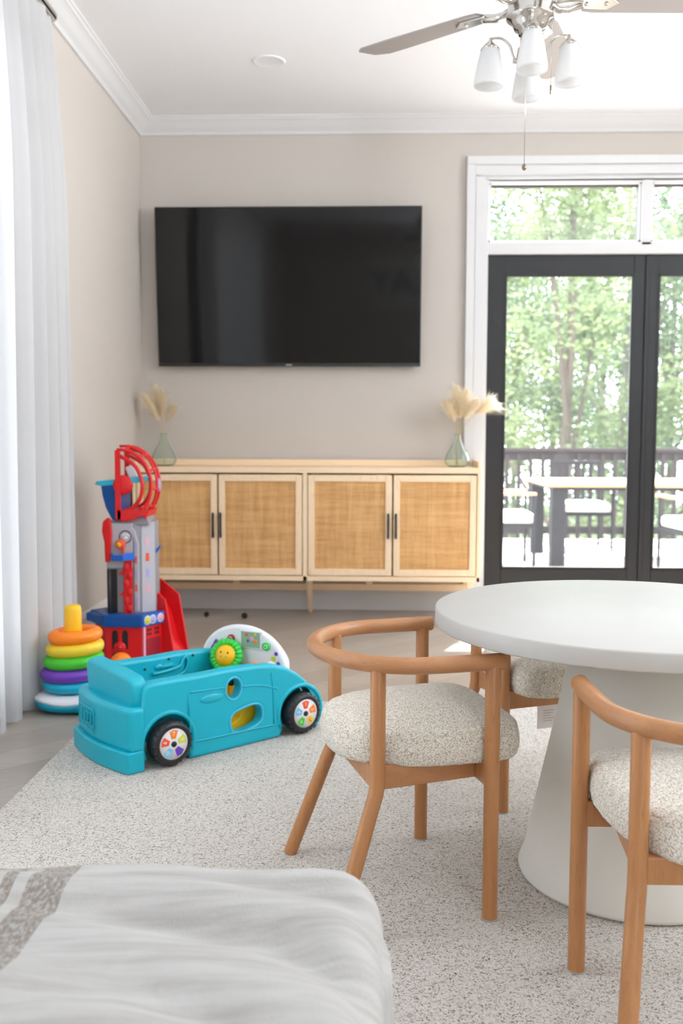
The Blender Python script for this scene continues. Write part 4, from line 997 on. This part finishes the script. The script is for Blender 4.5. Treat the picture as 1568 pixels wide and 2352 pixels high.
def patio_chair(label, loc, rz):
    c = thing('patio_chair', label, 'patio chair', loc, rz, 'patio chairs around the deck table')
    for x in (-.24, .24):
        for y in (-.27, .27):
            MB().tube([(x, y, 0), (x, y, .60 if y > 0 else .60)], .012, 8).build('leg', patiom_m, c)
    for x in (-.25, .25): box(x-.030, x+.030, -.28, .28, .600, .622).build('armrest', patiot_m, c, .004)
    box(-.25, .25, -.27, .27, .335, .365).build('seat_frame', patiom_m, c)
    box(-.235, .235, -.245, .27, .366, .455).build('seat_cushion', cush_m, c, .03, 4)
    bf = MB(); bf.box(-.25, .25, -.285, -.262, .80, .84)
    for k in range(7): x = -.23+k*.0767; bf.box(x-.014, x+.014, -.280, -.264, .36, .80)
    bf.build('slat_back', patiom_m, c, .002)
    return c
pc1 = patio_chair('patio chair with white cushion at the left end of the deck table', (1.02, 8.02, DZ), radians(-90))
for l_, lo, rz in (('patio chair behind the deck table, facing the house', (1.98, 9.30, DZ), pi), ('patio chair on the near side of the deck table, slatted back to the house', (2.52, 7.42, DZ), radians(5))):
    c = copy_tree(pc1); c.location = lo; c.rotation_euler = (0, 0, rz); c['label'] = l_

gm = MB().grid(lambda u, v: (-30+60*u, 10.2+60*v, -2.6-.02*60*v+.3*noise.noise(Vector((u*9, v*9, 0)))), 40, 40)
struct(gm.build('ground', grass_m))
random.seed(11)
def crown(seed, R, H, n, leafs):
    rnd = random.Random(seed); cl = []
    for k in range(26):
        a = rnd.uniform(0, 2*pi); r = R*sqrt(rnd.random())*.85; cl.append((r*cos(a), r*sin(a), H*(.22+.78*rnd.random()), rnd.uniform(.45, .95)))
    vs, fs = [], []
    for i in range(n):
        cx_, cy_, cz_, cr_ = cl[rnd.randrange(len(cl))]
        d = Vector((rnd.gauss(0, 1), rnd.gauss(0, 1), rnd.gauss(0, 1))).normalized()*cr_*(rnd.random()**.4)
        p = Vector((cx_, cy_, cz_))+d; a = Vector((rnd.gauss(0, 1), rnd.gauss(0, 1), rnd.gauss(0, .5))).normalized(); b_ = a.orthogonal().normalized()
        b_ = Matrix.Rotation(rnd.uniform(0, 6.28), 3, a) @ b_; s_ = leafs*rnd.uniform(.6, 1.3)
        o = len(vs); vs += [tuple(p-a*s_), tuple(p+b_*s_*.45), tuple(p+a*s_), tuple(p-b_*s_*.45)]; fs.append((o, o+1, o+2, o+3))
    return MB().add(vs, fs, True), cl
def tree(label, loc, seed, R, H, n, lm, trunk=bark_m, tr=.11):
    t_ = thing('broadleaf_tree', label, 'tree', loc, 0, 'woodland trees beyond the deck')
    mb, cl = crown(seed, R, H, n, .062); mb.build('foliage', lm, t_)
    rnd = random.Random(seed+1); tk = MB()
    tk.tube(smooth_path([(0, 0, -.2), (.05, 0, H*.2), (-.06, .05, H*.4), (.04, 0, H*.7), (0, 0, H*.95)], 4), [tr*(1-.75*i/16) for i in range(17)], 8)
    for c_ in cl[:9]:
        z0 = max(.6, c_[2]*.55); tk.tube(smooth_path([(0, 0, z0), (c_[0]*.5, c_[1]*.5, (z0+c_[2])*.5), (c_[0], c_[1], c_[2])], 4), [tr*.45*(1-.8*i/8) for i in range(9)], 6)
    tk.build('trunk', trunk, t_)
    return t_
base = [tree('leafy tree in the woods beyond the deck, brown forked trunk', (2.9, 14.6, -3.0), 21, 1.9, 8.4, 13000, leaf1_m),
        tree('leafy tree beyond the deck, seen at the left of the first door pane', (.9, 18.2, -3.0), 22, 2.0, 9.0, 13000, leaf2_m),
        tree('tree beyond the deck with a straight pale trunk', (4.6, 18.0, -3.0), 23, 1.8, 9.2, 11000, leaf2_m, pbark_m, .10)]
spots = [(6.6, 14.8, 1), (8.6, 18.4, 0), (2.8, 22.3, 0), (6.8, 22.4, 1), (-1.2, 22.6, 1), (.8, 26.4, 0), (4.9, 26.5, 1), (9.0, 26.4, 0), (2.9, 30.6, 1), (7.1, 30.6, 0), (11.3, 30.5, 1), (-1.3, 30.8, 0), (5.0, 35.0, 1), (9.2, 35.0, 0), (.8, 35.0, 0)]
for i, (x, y, k) in enumerate(spots):
    c = copy_tree(base[k]); c.location = (x, y, -3.0-.03*(y-15)); s_ = random.uniform(.98, 1.06); c.scale = (s_, s_, s_*random.uniform(.95, 1.2)); c.rotation_euler = (0, 0, random.uniform(0, 6.28)); c['label'] = 'leafy woodland tree standing further back beyond the deck'; c['group'] = 'woodland trees beyond the deck'
